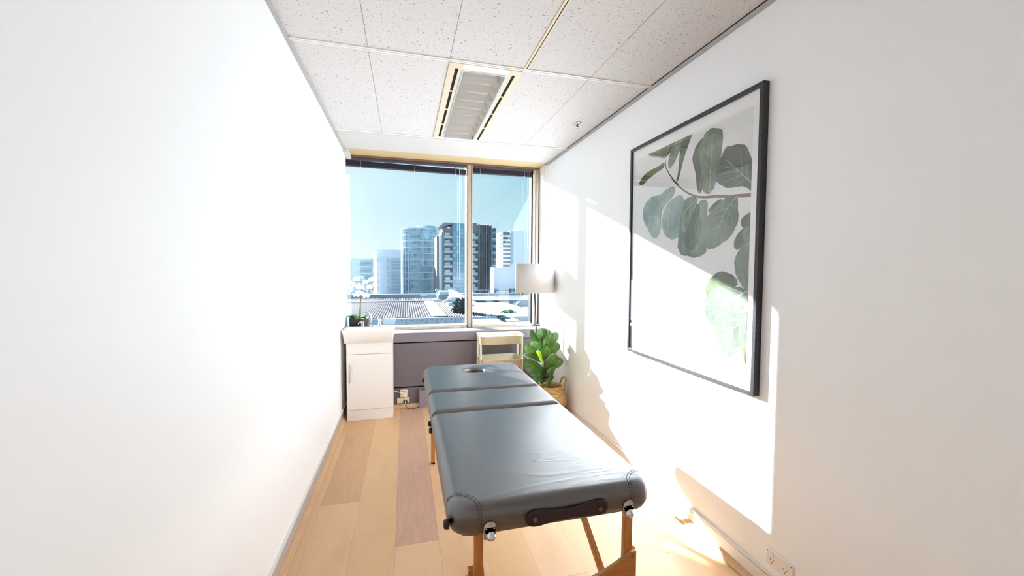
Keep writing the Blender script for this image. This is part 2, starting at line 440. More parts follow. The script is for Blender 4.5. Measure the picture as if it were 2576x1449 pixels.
# skirtings: aluminium strip, black shadow line, oak bead at the floor
for side, x, s_, y1 in (('left', XL, 1, 4.47), ('right', XR, -1, 4.47)):
    a, c_ = sorted((x, x+s_*.010))
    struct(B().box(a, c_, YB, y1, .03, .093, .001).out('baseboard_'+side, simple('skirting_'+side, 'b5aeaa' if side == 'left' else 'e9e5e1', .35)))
    a, c_ = sorted((x, x+s_*.006))
    struct(B().box(a, c_, YB, y1, .092, .0995).out('trim_%d' % (13 if s_ > 0 else 14), M_GAP))
    a, c_ = sorted((x, x+s_*.013))
    struct(B().box(a, c_, YB, y1, .0985, .108, .001).out('trim_%d' % (15 if s_ > 0 else 16), M_TEE))
    b = B(); pts = [(x, YB, 0), (x+s_*.040, YB, 0), (x+s_*.040, YB, .008), (x+s_*.030, YB, .016), (x+s_*.026, YB, .018), (x+s_*.022, YB, .026), (x+s_*.012, YB, .031), (x, YB, .031)]
    b.prism(pts, (0, y1-YB, 0)); struct(b.out('trim_%d' % (17 if s_ > 0 else 18), M_BEAD))

# grey panelled wall below the window
b = B(); b.box(XE, XR, YS+.25, YW+.14, 0, .78); b.box(XL, XR, YS+.03, YS+.26, 0, .78); struct(b.out('wall_front', M_GAP))
b = B(); b.box(XL, XR, YS, YW+.02, .70, .80, .004); struct(b.out('window_sill', M_SILL), 'grey painted window sill')
b = B(); b.box(XL, XR, YS+.006, YS+.03, .218, .688, .003); struct(b.out('wall_panel', M_GREY))
b = B(); b.box(XL, XR, YS+.012, YS+.03, .0, .204, .002); struct(b.out('wall_panel_lower', M_GREY))
b = B(); b.prism([(XL, YS+.012, 0), (XL, YS-.028, 0), (XL, YS-.028, .008), (XL, YS-.014, .02), (XL, YS, .031), (XL, YS+.012, .031)], (XR-XL, 0, 0)); struct(b.out('baseboard_front', M_BEAD))
# jamb lining at the right of the window
b = B(); b.box(XR-.022, XR, 4.60, YW+.02, .80, ZC-.004, .001); struct(b.out('trim_19', M_WALL))
b = B(); b.box(XR-.010, XR, 4.50, 4.597, .80, ZC-.004, .001); struct(b.out('trim_20', M_WALL))

# ------------------------------------------------------------------ window
XM0, XM1 = .699, .766
XRI, XRO = 1.500, 1.588
win = bpy.data.objects.new('window_1', None); col.objects.link(win); win.location = (.5, YW, .8); struct(win, 'bronze aluminium window with two panes')
b = B(); b.box(XE, XRO, YW+.02, YW+.15, .80, .822, .002); struct(b.out('window_frame', M_BRONZE, win))
for a, c_ in ((XE, XM0), (XM1, XRI)):
    b = B(); b.box(a, c_, YW-.008, YW+.03, .80, .808, .001); b.box(a, c_, YW+.004, YW+.03, .812, .820, .001); b.box(a, c_, YW+.03, YW+.14, .80, .834, .003)
    b.out('bottom_rail', M_RAIL, win)
b = B(); b.box(XE, XRO, YW, YW+.15, 2.695, ZC, .002); b.out('head_frame', M_BRONZEDK, win)
b = B(); b.box(XM0, XM0+.014, YW+.02, YW+.15, .80, 2.70, .002); b.box(XM0+.012, XM0+.050, YW, YW+.15, .80, 2.70, .003); b.out('mullion', M_BRONZE, win)
b = B(); b.box(XM0+.050, XM0+.054, YW+.01, YW+.15, .80, 2.70); b.box(XM0+.054, XM1, YW, YW+.15, .80, 2.70, .002); b.out('mullion', M_BRONZE, win)
b = B(); b.box(XM0+.0495, XM0+.0545, YW+.003, YW+.012, .80, 2.70); b.out('mullion_gasket', M_GAP, win)
b = B(); b.box(XRI, XRI+.018, YW+.06, YW+.15, .80, 2.70, .001); b.out('gasket', M_BLACK, win)
b = B(); b.box(XRI+.018, XRI+.046, YW+.03, YW+.15, .80, 2.70, .002); b.out('jamb', M_RAIL, win)
b = B(); b.box(XRI+.046, XRO-.012, YW, YW+.15, .80, 2.70, .003); b.out('jamb', M_BRONZE, win)
b = B(); b.box(XRO-.012, XRO, YW+.01, YW+.15, .80, 2.70); b.out('jamb_gasket', M_GAP, win)
b = B(); b.box(XE, XM0+.01, YW+.115, YW+.117, .825, 2.70); b.out('glass', M_GLASS, win)
b = B(); b.box(XM1-.01, XRI+.02, YW+.115, YW+.117, .825, 2.70); b.out('glass', M_GLASS, win)
b = B(); b.lathe([(.0, -.003), (.012, -.003), (.014, .004), (.012, .008), (0, .008)], (.655, YW-.004, .812), 16); b.bar((.655, YW-.006, .822), (.602, YW-.012, .816), .010, .006); b.out('latch', M_NICKEL, win)
b = B(); b.obox((1.575, YW-.01, .812), (.03, .03, .02), None, .004); b.out('latch', M_NICKEL, win)

# ------------------------------------------------------------------ blinds
def blind(x0, x1, zl, zr, clips, wand, label):
    yb = YW+.035
    t = thing('venetian_blind', label, 'blind', ((x0+x1)/2, yb, 2.70), 'raised venetian blinds')
    b = B(); b.box(x0, x1, yb-.018, yb+.018, 2.668, 2.694, .002); b.out('headrail', M_BLINDEDGE, t)
    b = B(); n = 17
    for k in range(n):
        u = k/(n-1); z0 = zl+.010+u*.056; z1 = zr+.010+u*.050
        b.prism([(x0, yb-.017, z0), (x0, yb+.017, z0+.001), (x0, yb+.017, z0+.0030), (x0, yb-.017, z0+.0020)], (x1-x0, 0, z1-z0))
    o = b.out('slat_stack', M_BLIND, t)
    b = B(); b.prism([(x0, yb-.015, zl), (x0, yb+.015, zl), (x0, yb+.015, zl+.009), (x0, yb-.015, zl+.009)], (x1-x0, 0, zr-zl)); b.out('bottom_rail', M_BLINDEDGE, t)
    for c_ in clips:
        z = zl+(zr-zl)*(c_-x0)/(x1-x0)
        b = B(); b.box(c_-.004, c_+.004, yb-.0195, yb-.0178, z, 2.67); b.out('ladder_tape', simple('tape', '6d6157', .7), t)
        b = B(); b.lathe([(0, -.006), (.006, -.006), (.006, .003), (0, .003)], (c_, yb-.016, z-.002), 12); b.out('cord_button', M_CLEAR, t)
    if wand:
        wx, wz, r = wand
        b = B(); b.tube([(wx, yb-.024, 2.672), (wx, yb-.026, 2.64), (wx+.001, yb-.026, wz+.03), (wx+.001, yb-.026, wz)], [r, r, r, r*1.8], 8); b.out('tilt_wand', M_CLEAR, t)
        b = B(); b.tube([(wx+.018, yb-.02, 2.67), (wx+.018, yb-.02, 2.1 if wz < 2 else wz)], .0012, 6); b.out('pull_cord', simple('cord_grey', '9fb3b8', .6), t)
    return t
blind(-.90, XM0-.006, 2.600, 2.580, (-.46, .11, .57), (.617, 1.36, .0035), 'dark raised venetian blind with long clear wand on the wider left window pane')
blind(XM1+.004, XRI-.004, 2.606, 2.606, (.86, 1.40), (1.44, 1.75, .0022), 'short dark raised venetian blind on the narrower right window pane by the lamp')

# ------------------------------------------------------------------ ceiling light
t = thing('ceiling_light', 'recessed ceiling light with silver louvre between two cream slotted air bars', 'ceiling light', (.49, 3.2, ZC))
ly0, ly1 = 2.482, 3.908
for x0, x1, sx_ in ((.262, .347, .314), (.634, .714, .672)):
    b = B()
    ys = [ly0+.06+i*(ly1-ly0-.10)/4 for i in range(5)]
    # bar built around its slots
    b.box(x0, sx_-.010, ly0, ly1, ZC-.008, ZC, .0); b.box(sx_+.010, x1, ly0, ly1, ZC-.008, ZC, .0)
    b.box(sx_-.010, sx_+.010, ly0, ys[0], ZC-.008, ZC); b.box(sx_-.010, sx_+.010, ys[-1], ly1, ZC-.008, ZC)
    for y in ys[1:-1]: b.box(sx_-.010, sx_+.010, y-.010, y+.010, ZC-.008, ZC)
    o = b.out('air_bar', M_TEECREAM, t)
    for a, c_ in zip(ys, ys[1:]):
        b = B(); b.box(sx_-.0098, sx_+.0098, a+(.01 if a != ys[0] else 0), c_-(.01 if c_ != ys[-1] else 0), ZC-.0035, ZC-.001); b.out('slot', simple('slot_black', '060505', .9), o)
B().box(.347, .634, ly0, ly0+.075, ZC-.007, ZC).out('end_plate', M_WHITE, t); B().box(.347, .634, ly1-.035, ly1, ZC-.007, ZC).out('end_plate', M_WHITE, t)
b = B()
for (x0, x1, y0, y1) in ((.347, .357, ly0+.075, ly1-.035), (.624, .634, ly0+.075, ly1-.035), (.357, .624, ly0+.075, ly0+.083), (.357, .624, ly1-.043, ly1-.035)):
    b.box(x0, x1, y0, y1, ZC-.012, ZC)
b.out('light_frame', simple('light_frame', 'e8ecee', .2, metal=.6), t)
M_LOUVRE = simple('louvre_aluminium', 'e2dfda', .34, metal=.65)
M_REFL = simple('reflector', 'e9e4da', .25, metal=.6)
yy0, yy1 = ly0+.084, ly1-.044
b = B(); pr_ = [(.358, ZC-.001), (.365, ZC+.030), (.385, ZC+.062), (.42, ZC+.080), (.49, ZC+.070), (.56, ZC+.080), (.596, ZC+.062), (.616, ZC+.030), (.623, ZC-.001)]
pr2 = [(x, z+.004) for x, z in reversed(pr_)]
b.prism([(x, yy0, z) for x, z in pr_]+[(x, yy0, z) for x, z in pr2], (0, yy1-yy0, 0)); b.out('reflector', M_REFL, t)
for x in (.425, .555):
    b = B(); b.tube([(x, yy0+.02, ZC+.055), (x, yy1-.02, ZC+.055)], .008, 12); b.out('fluorescent_tube', simple('tube_glass', 'f2f2ee', .3), t)
nl = 9; dy = (yy1-yy0)/nl
for i in range(nl+1):
    y = yy0+i*dy
    b = B()
    # wedge blade, narrow lip below, both cheeks hollow
    pf = [(0, 0), (.003, .012), (.008, .028), (.016, .044), (.026, .056)]
    left = [(-q, z) for q, z in pf]; right = [(q, z) for q, z in reversed(pf)]
    if i == 0: left = [(0, 0), (0, .056)]
    if i == nl: right = [(0, .056), (0, 0)]
    b.prism([(.364, y+q, ZC-.001+z) for q, z in left+right], (.253, 0, 0))
    for f in b.bm.faces: f.smooth = False
    b.out('louvre_blade', M_LOUVRE, t)

# sprinkler
t = thing('fire_sprinkler', 'small chrome fire sprinkler with red bulb set in a ceiling tile', 'sprinkler', (1.407, 3.218, ZC))
c_ = (1.407, 3.218, ZC)
b = B(); b.lathe([(0, 0), (.034, 0), (.036, -.003), (.022, -.005), (.020, -.008), (.012, -.012), (0, -.012)], c_, 32); b.out('escutcheon', M_CHROME, t)
b = B(); b.tube([Vector(c_)+Vector(p) for p in ((-.009, 0, -.010), (-.013, 0, -.022), (-.007, 0, -.036), (0, 0, -.040), (.007, 0, -.036), (.013, 0, -.022), (.009, 0, -.010))], .0022, 8); b.out('frame_arm', simple('dark_chrome', '5a5a5c', .2, metal=1.), t)
b = B(); b.lathe([(0, -.010), (.0035, -.012), (.0045, -.022), (.0035, -.032), (0, -.034)], c_, 16); b.out('bulb', Mat('red_bulb', srgb('9c0f1e'), .1).m, t)
b = B(); b.lathe([(0, -.040), (.013, -.040), (.014, -.0415), (0, -.0425)], c_, 20); b.out('deflector', M_CHROME, t)

# ------------------------------------------------------------------ vanity
vx0, vx1, vy0, vy1 = -.555, -.125, 4.165, 4.455
t = thing('vanity_cabinet', 'slim white wash basin cabinet standing in the left window corner', 'cabinet', ((vx0+vx1)/2, 4.3, 0))
b = B(); b.box(vx0, vx1, vy0+.018, vy1, .0, .765, .002); b.out('carcass', M_WHITE, t)
b = B(); b.box(vx0, vx1, vy0+.006, vy0+.018, .0, .105, .002); b.out('plinth', M_WHITE, t)
d = B(); d.box(vx0, vx1, vy0, vy0+.017, .108, .652, .002); d = d.out('door', M_WHITE, t)
b = B(); b.tube([(vx0+.028, vy0, .545), (vx0+.028, vy0-.020, .545)], .003, 8); b.tube([(vx0+.028, vy0, .395), (vx0+.028, vy0-.020, .395)], .003, 8); b.tube([(vx0+.028, vy0-.020, .56), (vx0+.028, vy0-.020, .38)], .0045, 10); b.out('handle', M_NICKEL, d)
b = B(); b.box(vx0, vx1, vy0, vy0+.017, .656, .765, .002); b.out('front_panel', M_WHITE, t)
# basin, top z .89, slightly flared
bx0, bx1, by0, by1, bz0, bz1 = -.590, -.103, 4.135, 4.462, .765, .893
def rrect(x0, x1, y0, y1, r, z, n=6):
    out = []
    for cx_, cy_, a0 in ((x1-r, y1-r, 0), (x0+r, y1-r, 90), (x0+r, y0+r, 180), (x1-r, y0+r, 270)):
        for k in range(n+1):
            a = R(a0+90*k/n); out.append((cx_+r*math.cos(a), cy_+r*math.sin(a), z))
    return out
b = B()
rs = [rrect(bx0+.020, bx1-.020, by0+.018, by1, .012, bz0), rrect(bx0+.003, bx1-.003, by0+.003, by1, .014, bz1-.012), rrect(bx0, bx1, by0, by1, .015, bz1-.004), rrect(bx0+.003, bx1-.003, by0+.003, by1-.002, .014, bz1),
      rrect(bx0+.020, bx1-.020, by0+.020, by1-.100, .03, bz1), rrect(bx0+.026, bx1-.026, by0+.026, by1-.106, .03, bz1-.006), rrect(bx0+.055, bx1-.055, by0+.05, by1-.125, .04, bz1-.085), rrect(bx0+.10, bx1-.10, by0+.09, by1-.15, .03, bz1-.095)]
q = b.rings(rs); b.bm.faces.new(q[0]); b.bm.faces.new(q[-1])
bas = b.out('basin', M_CERAMIC, t)
tp = thing('basin_mixer_tap', 'chrome gooseneck tap at the middle of the white basin', 'tap', (-.345, 4.405, bz1))
b = B(); b.lathe([(0, 0), (.021, 0), (.021, .004), (.013, .008), (.011, .02), (0, .02)], (-.345, 4.405, bz1), 24); b.out('base', M_CHROME, tp)
b = B(); b.tube([(-.345, 4.405, bz1+.01), (-.345, 4.405, bz1+.105), (-.345, 4.398, bz1+.128), (-.345, 4.380, bz1+.142), (-.345, 4.358, bz1+.142), (-.345, 4.340, bz1+.130), (-.345, 4.333, bz1+.112)], .0105, 14); b.out('spout', M_CHROME, tp)
tp = thing('soap_pump', 'short chrome soap pump at the left end of the basin rim', 'soap dispenser', (-.425, 4.40, bz1))
b = B(); b.lathe([(0, 0), (.017, 0), (.017, .003), (.0145, .006), (.0145, .052), (.012, .055), (0, .055)], (-.425, 4.40, bz1), 24); b.out('bottle', M_NICKEL, tp)
b = B(); b.tube([(-.425, 4.40, bz1+.045), (-.445, 4.385, bz1+.050), (-.460, 4.372, bz1+.040), (-.464, 4.368, bz1+.030)], [.007, .005, .004, .004], 10); b.out('nozzle', M_CHROME, tp)
tp = thing('tap_handle', 'chrome cylinder tap control at the right end of the basin rim', 'tap', (-.262, 4.405, bz1))
b = B(); b.lathe([(0, 0), (.027, 0), (.027, .003), (.019, .006), (.018, .05), (.018, .07), (.016, .082), (0, .084)], (-.262, 4.405, bz1), 24); b.out('body', M_CHROME, tp)
b = B(); b.tube([(-.262, 4.405, bz1+.062), (-.230, 4.392, bz1+.066)], [.004, .003], 8); b.out('lever', M_CHROME, tp)

# ------------------------------------------------------------------ orchid on the sill
random.seed(3)
ox, oy, oz = -.478, 4.60, .80
t = thing('potted_orchid', 'white moth orchid in a dark brown pot on the sill behind the basin', 'plant', (ox, oy, oz))
b = B(); b.lathe([(0, 0), (.085, 0), (.095, .01), (.100, .155), (.100, .160), (.093, .160), (.092, .14), (0, .14)], (ox, oy, oz), 36); b.out('pot', M_POT, t)
b = B(); b.lathe([(0, .141), (.09, .141), (.07, .148), (0, .150)], (ox, oy, oz), 20); b.out('potting_bark', M_MOSS, t)
def leaf(b, base, tip, width, up_, droop=.1, fold=.25, shape='fig', nu=6, nv=9, wav=0.0):
    """leaf blade from base to tip; up_ = face normal hint"""
    base = Vector(base); tip = Vector(tip); ax = tip-base; ln = ax.length; ax.normalize()
    side = ax.cross(Vector(up_)).normalized(); nrm = side.cross(ax).normalized()
    g_ = []
    ph = random.random()*6
    for j in range(nv+1):
        v = j/nv
        if shape == 'fig': wv_ = (math.sin(math.pi*min(1, v**1.3)) ** .50) * (.60+.40*v) if 0 < v < 1 else .0
        elif shape == 'strap': wv_ = math.sin(math.pi*(.08+.92*v)) ** .5 if v < 1 else 0
        else: wv_ = math.sin(math.pi*v) ** .8 if 0 < v < 1 else 0
        wv_ = max(wv_, .03)
        row = []
        for i in range(nu+1):
            u = i/nu*2-1
            p = base + ax*ln*v + side*u*width*.5*wv_ + nrm*(abs(u)*fold*width*.5*wv_ - droop*ln*v*v + droop*ln*.5*v + wav*math.sin(v*14+ph+u*2)*abs(u)*width)
            row.append((b.bm.verts.new(p), (i/nu, v)))
        g_.append(row)
    for j in range(nv):
        for i in range(nu):
            q = (g_[j][i], g_[j][i+1], g_[j+1][i+1], g_[j+1][i])
            f = b.bm.faces.new([x[0] for x in q]); f.smooth = True
            for lp, x in zip(f.loops, q): lp[b.uv].uv = x[1]
for dx, dy_, dz, wd in ((-.125, -.02, .045, .075), (-.09, -.05, .03, .07), (-.10, .05, .055, .07), (.115, -.02, .05, .07), (.10, .04, .06, .07)):
    b = B(); leaf(b, (ox+dx*.1, oy+dy_*.1, oz+.15), (ox+dx, oy+dy_, oz+.15+dz), wd, (0, 0, 1), .35, .3, 'strap'); b.out('leaf', M_ORLEAF, t)
sp_ = [(ox+.005, oy, oz+.145), (ox+.010, oy, oz+.30), (ox+.022, oy, oz+.42), (ox+.030, oy, oz+.53)]
b = B(); b.tube(sp_, [.0045, .004, .0035, .003], 8)
b.tube([(ox+.030, oy, oz+.53), (ox+.02, oy, oz+.545), (ox-.02, oy, oz+.552), (ox-.05, oy-.01, oz+.535)], .0022, 6)
b.tube([(ox+.021, oy, oz+.40), (ox-.01, oy-.01, oz+.43), (ox-.05, oy-.01, oz+.435), (ox-.09, oy-.01, oz+.415)], .002, 6)
b.tube([(ox+.023, oy, oz+.43), (ox+.045, oy-.01, oz+.46), (ox+.06, oy-.01, oz+.455)], .002, 6)
b.out('stem', M_STEM, t)
b = B(); b.tube([(ox+.014, oy+.006, oz+.145), (ox+.02, oy+.006, oz+.40), (ox+.034, oy+.004, oz+.51)], .0028, 6); b.out('support_stick', simple('stick', '8b7a5c', .7), t)
def flower(c, s_, face=(0.05, -1, .1)):
    c = Vector(c); f_ = Vector(face).normalized(); rt_ = f_.cross(Vector((0, 0, 1))).normalized(); u_ = rt_.cross(f_)
    b = B()
    for a, wd, ln in ((90, .55, .9), (215, .5, .9), (325, .5, .9)):
        d = (rt_*math.cos(R(a))+u_*math.sin(R(a))); leaf(b, c, c+d*s_*ln, s_*wd, f_, -.05, .1, 'petal', 4, 5)
    for a in (12, 168):
        d = (rt_*math.cos(R(a))+u_*math.sin(R(a))); leaf(b, c+f_*.002, c+d*s_, s_*1.05, f_, -.08, .1, 'petal', 4, 5)
    o = b.out('flower', M_PETAL, t)
    b = B(); b.lathe([(0, -.15*s_), (.12*s_, -.05*s_), (.10*s_, .08*s_), (0, .12*s_)], c+f_*.008, 8); b.out('lip', M_LIP, o)
for fx, fy in ((919, 710), (897, 702), (935, 703), (884, 716), (872, 728), (905, 722), (896, 742), (905, 738), (921, 744), (930, 722)):
    p = at(fx, fy, oy-.02+random.uniform(-.03, .03)); p.x = max(p.x, XL+.035)
    flower(p, random.uniform(.036, .046), (random.uniform(-.4, .5), -1, random.uniform(-.3, .3)))
for fx, fy in ((877, 730), (871, 736), (873, 741), (886, 744), (884, 750), (889, 748)):
    p = at(fx, fy, oy-.02); p.x = max(p.x, XL+.012)
    b = B(); b.lathe([(0, -.009), (.005, -.004), (.006, .002), (0, .010)], p, 8); b.out('bud', M_BUD, t)

# ------------------------------------------------------------------ outlets and cables by the cabinet
def socket(name, lab, cx_, cz, w_, h_, yf, mat, group=None, double=False):
    t = thing(name, lab, 'power outlet', (cx_, yf, cz), group)
    return t
yf = YS+.012
t = thing('power_outlet', 'cream double power outlet low on the grey wall with cables plugged in', 'power outlet', (-.027, yf, .072))
b = B(); b.box(-.092, .037, yf-.012, yf, .042, .103, .004); b.out('face_plate', M_OUTCREAM, t)
for x in (-.060, .010):
    b = B(); b.box(x-.006, x+.006, yf-.016, yf-.0125, .086, .096, .002); b.out('switch', M_OUTLET, t)
t = thing('plug_adaptor', 'square cream plug adaptor box above the double outlet on the grey wall', 'adaptor', (-.02, yf, .15))
b = B(); b.box(-.057, .016, yf-.035, yf, .113, .192, .006); b.out('body', M_OUTCREAM, t)
b = B()
for x in (-.040, -.012): b.box(x-.008, x+.008, yf-.0360, yf-.0348, .176, .181)
b.out('slot', M_SLOT, t)
t = thing('plug', 'round black plug pushed into the cream outlet', 'plug', (-.005, yf-.03, .06))
b = B(); b.lathe([(0, 0), (.020, 0), (.020, -.022), (.014, -.032), (0, -.034)], (-.005, yf-.0125, .062), 20, 'Y'); b.out('plug_body', M_BLACK, t)
b = B(); b.tube([(-.005, yf-.045, .056), (-.002, yf-.055, .028), (.012, yf-.075, .006), (.04, yf-.10, .005), (.075, yf-.105, .005), (.11, yf-.08, .005), (.135, yf-.06, .005)], .003, 8); b.out('cable', M_BLACK, t)
b = B(); b.tube([(-.119, yf-.03, .180), (-.10, yf-.045, .183), (-.05, yf-.05, .168), (-.02, yf-.052, .150), (-.006, yf-.056, .115), (-.003, yf-.058, .075), (-.01, yf-.06, .046), (-.028, yf-.058, .036), (-.045, yf-.05, .045), (-.047, yf-.018, .055)], .0035, 8)
tag(b.out('white_cable', M_OUTLET), 'white cable looping from behind the cabinet down to the cream outlet', 'cable')
t = thing('grey_panel_offcut', 'small grey painted board standing against the wall behind the massage table', 'panel', (.25, YS-.06, 0))
b = B(); b.box(.140, .42, YS-.055, YS-.04, .0, .182, .002); b.prism([(.140, YS-.04, .0), (.140, YS-.0, .0), (.140, YS-.0, .19), (.140, YS-.04, .182)], (.012, 0, 0)); b.out('board', simple('grey_board', '8a838a', .4), t)

# ------------------------------------------------------------------ trolley
t = thing('utility_trolley', 'cream metal three tier trolley standing under the window sill', 'trolley', (.99, 4.29, 0))
tx0, tx1, ty0, ty1 = .765, 1.225, 4.135, 4.445
def tray(z0, z1):
    b = B(); w_ = .0035
    rs = [rrect(tx0+.012, tx1-.012, ty0+.008, ty1-.008, .045, z0), rrect(tx0, tx1, ty0, ty1, .05, z1-.002), rrect(tx0-.004, tx1+.004, ty0-.004, ty1+.004, .053, z1-.002), rrect(tx0-.004, tx1+.004, ty0-.004, ty1+.004, .053, z1), rrect(tx0+w_, tx1-w_, ty0+w_, ty1-w_, .047, z1), rrect(tx0+.012+w_, tx1-.012-w_, ty0+.008+w_, ty1-.008-w_, .042, z0+.004)]
    q = b.rings(rs); b.bm.faces.new(q[0]); b.bm.faces.new(q[-1]); return b.out('tray', M_CREAM, t)
tray(.695, .785); tray(.445, .535); tray(.16, .25)
for x, y in ((tx0+.012, ty0+.075), (tx0+.012, ty1-.055), (tx1-.012, ty0+.075), (tx1-.012, ty1-.055)):
    s_ = -1 if x < 1 else 1
    b = B(); b.box(x-.010+s_*.008, x+.010+s_*.008, y-.018, y+.018, .06, .775, .004); b.out('upright', M_CREAM, t)
    b = B(); b.lathe([(0, -.012), (.022, -.012), (.025, -.006), (.025, .006), (.022, .012), (0, .012)], (x, y, .026), 20, 'X'); b.tube([(x, y, .028), (x, y, .062)], .006, 8); b.out('castor', M_BLACK, t)
for x in (tx0-.004, tx1+.004):
    b = B(); b.tube([(x, ty0+.05, .775), (x, ty0+.06, .786), (x, ty0+.09, .790), (x, ty1-.09, .790), (x, ty1-.06, .786), (x, ty1-.05, .775)], .006, 8); b.out('rim_handle', M_CREAM, t)

# ------------------------------------------------------------------ floor lamp
lx, lyy = 1.385, 4.29
t = thing('floor_lamp', 'black pole floor lamp with white drum shade in the right window corner', 'lamp', (1.41, lyy, 0))
b = B(); b.lathe([(0, 0), (.115, 0), (.118, .006), (.11, .014), (.02, .02), (0, .02)], (1.42, lyy-.02, 0), 40); b.out('base', M_BLACK, t)
b = B(); b.tube([(1.42, lyy-.02, .018), (1.408, lyy-.01, .80), (1.388, lyy, 1.23), (1.385, lyy, 1.40)], .008, 12); b.out('pole', M_BLACK, t)
rr = .212
b = B(); prof = [(rr+.003, 1.234), (rr, 1.550), (rr-.004, 1.550), (rr-.001, 1.234)]
ring = []
n = 72
for (r_, z) in prof: ring.append([(lx+r_*math.cos(2*math.pi*k/n), lyy+r_*math.sin(2*math.pi*k/n), z) for k in range(n)])
ring.append(ring[0]); b.rings(ring); bmesh.ops.remove_doubles(b.bm, verts=b.bm.verts, dist=1e-5)
b.out('lamp_shade', M_SHADE, t)
b = B(); b.tube([(lx+.2*math.cos(a), lyy+.2*math.sin(a), 1.535) for a in (0, math.pi)], .0025, 6); b.tube([(lx+.2*math.cos(a), lyy+.2*math.sin(a), 1.535) for a in (math.pi/2, -math.pi/2)], .0025, 6); b.out('shade_spider', M_NICKEL, t)
b = B(); b.lathe([(0, -.01), (.018, -.01), (.018, .04), (0, .04)], (lx, lyy, 1.38), 16); b.out('lamp_holder', M_BLACK, t)
b = B(); b.lathe([(0, .04), (.012, .045), (.02, .07), (.028, .10), (.024, .125), (0, .138)], (lx, lyy, 1.38), 18); b.out('bulb', simple('bulb_glass', 'f4f0ea', .2), t)

# ------------------------------------------------------------------ basket and fiddle leaf fig
kx, ky = 1.415, 3.82
t = thing('seagrass_basket', 'woven seagrass belly basket against the right wall holding the leafy plant', 'basket', (kx, ky, 0))
b = B(); pr = [(0, 0), (.115, 0), (.135, .01), (.140, .05), (.135, .09), (.150, .125), (.164, .16), (.166, .175), (.156, .20), (.138, .235), (.124, .27), (.118, .31), (.120, .325), (.114, .327), (.110, .31), (.116, .27), (.128, .235), (.145, .20), (.15, .17), (.10, .15), (0, .15)]
b.lathe(pr, (kx, ky, 0), 48); b.out('body', M_BASKET, t)
for sg, ax_ in ((1, (1, .05)), (-1, (1, .05))):
    a = Vector((ax_[0]*sg, ax_[1]*sg, 0)).normalized(); s2 = Vector((-a.y, a.x, 0))
    c_ = Vector((kx, ky, 0))
    pts = [c_+a*.122+s2*.055+Vector((0, 0, .27)), c_+a*.128+s2*.058+Vector((0, 0, .32)), c_+a*.145+s2*.045+Vector((0, 0, .375)), c_+a*.158+Vector((0, 0, .40)), c_+a*.145-s2*.045+Vector((0, 0, .375)), c_+a*.128-s2*.058+Vector((0, 0, .32)), c_+a*.122-s2*.055+Vector((0, 0, .27))]
    b = B(); b.tube(pts, .0095, 8); b.out('handle', M_BASKET, t)
random.seed(21)
t = thing('fiddle_leaf_fig', 'bushy fiddle leaf fig with broad green leaves growing from the woven basket', 'plant', (kx-.02, ky, .15))
b = B(); b.lathe([(0, 0), (.075, 0), (.09, .10), (.09, .11), (.08, .11), (0, .10)], (kx-.02, ky, .152), 28); b.out('pot', M_BLACK, t)
stem_pts = [(kx-.02, ky, .25), (kx-.045, ky, .40), (kx-.075, ky+.01, .54), (kx-.085, ky+.02, .70), (kx-.08, ky+.02, .80)]
b = B(); b.tube(stem_pts, [.011, .010, .009, .007, .005], 10)
b.tube([(kx-.03, ky-.01, .25), (kx-.055, ky-.03, .38), (kx-.07, ky-.045, .50)], [.008, .007, .005], 8); b.out('stem', M_STEM, t)
def stem_at(z):
    for a, c_ in zip(stem_pts, stem_pts[1:]):
        if z <= c_[2]:
            u = (z-a[2])/(c_[2]-a[2]); return Vector(a).lerp(Vector(c_), u)
    return Vector(stem_pts[-1])
# (tip pixel, depth offset of tip, attachment height, width, material, which way the blade faces)
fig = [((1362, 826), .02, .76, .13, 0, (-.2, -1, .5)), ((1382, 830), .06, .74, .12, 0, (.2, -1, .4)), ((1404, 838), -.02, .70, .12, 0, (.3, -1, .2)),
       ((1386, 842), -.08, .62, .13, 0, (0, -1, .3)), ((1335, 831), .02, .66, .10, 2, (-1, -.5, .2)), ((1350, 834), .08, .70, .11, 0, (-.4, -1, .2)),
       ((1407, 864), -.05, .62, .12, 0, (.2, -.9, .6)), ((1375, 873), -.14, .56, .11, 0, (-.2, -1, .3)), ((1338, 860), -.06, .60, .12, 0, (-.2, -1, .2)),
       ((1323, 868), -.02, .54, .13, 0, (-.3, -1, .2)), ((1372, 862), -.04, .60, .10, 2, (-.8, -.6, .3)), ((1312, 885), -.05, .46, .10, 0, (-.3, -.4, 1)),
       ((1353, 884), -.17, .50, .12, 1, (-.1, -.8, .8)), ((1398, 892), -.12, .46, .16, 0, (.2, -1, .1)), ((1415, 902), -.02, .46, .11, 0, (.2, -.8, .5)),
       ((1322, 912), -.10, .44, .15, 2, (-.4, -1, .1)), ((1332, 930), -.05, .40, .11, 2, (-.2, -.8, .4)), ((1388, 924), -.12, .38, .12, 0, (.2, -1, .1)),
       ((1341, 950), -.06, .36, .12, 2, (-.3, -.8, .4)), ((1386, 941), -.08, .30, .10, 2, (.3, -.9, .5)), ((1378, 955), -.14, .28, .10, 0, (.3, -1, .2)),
       ((1400, 880), .14, .55, .13, 0, (.3, 1, .3)), ((1420, 868), .10, .62, .12, 0, (.5, .4, .6)), ((1345, 900), .13, .48, .14, 0, (-.3, .6, .6)), ((1396, 850), .16, .66, .13, 0, (.3, .5, .7)), ((1350, 880), .15, .55, .13, 2, (0, 1, .3))]
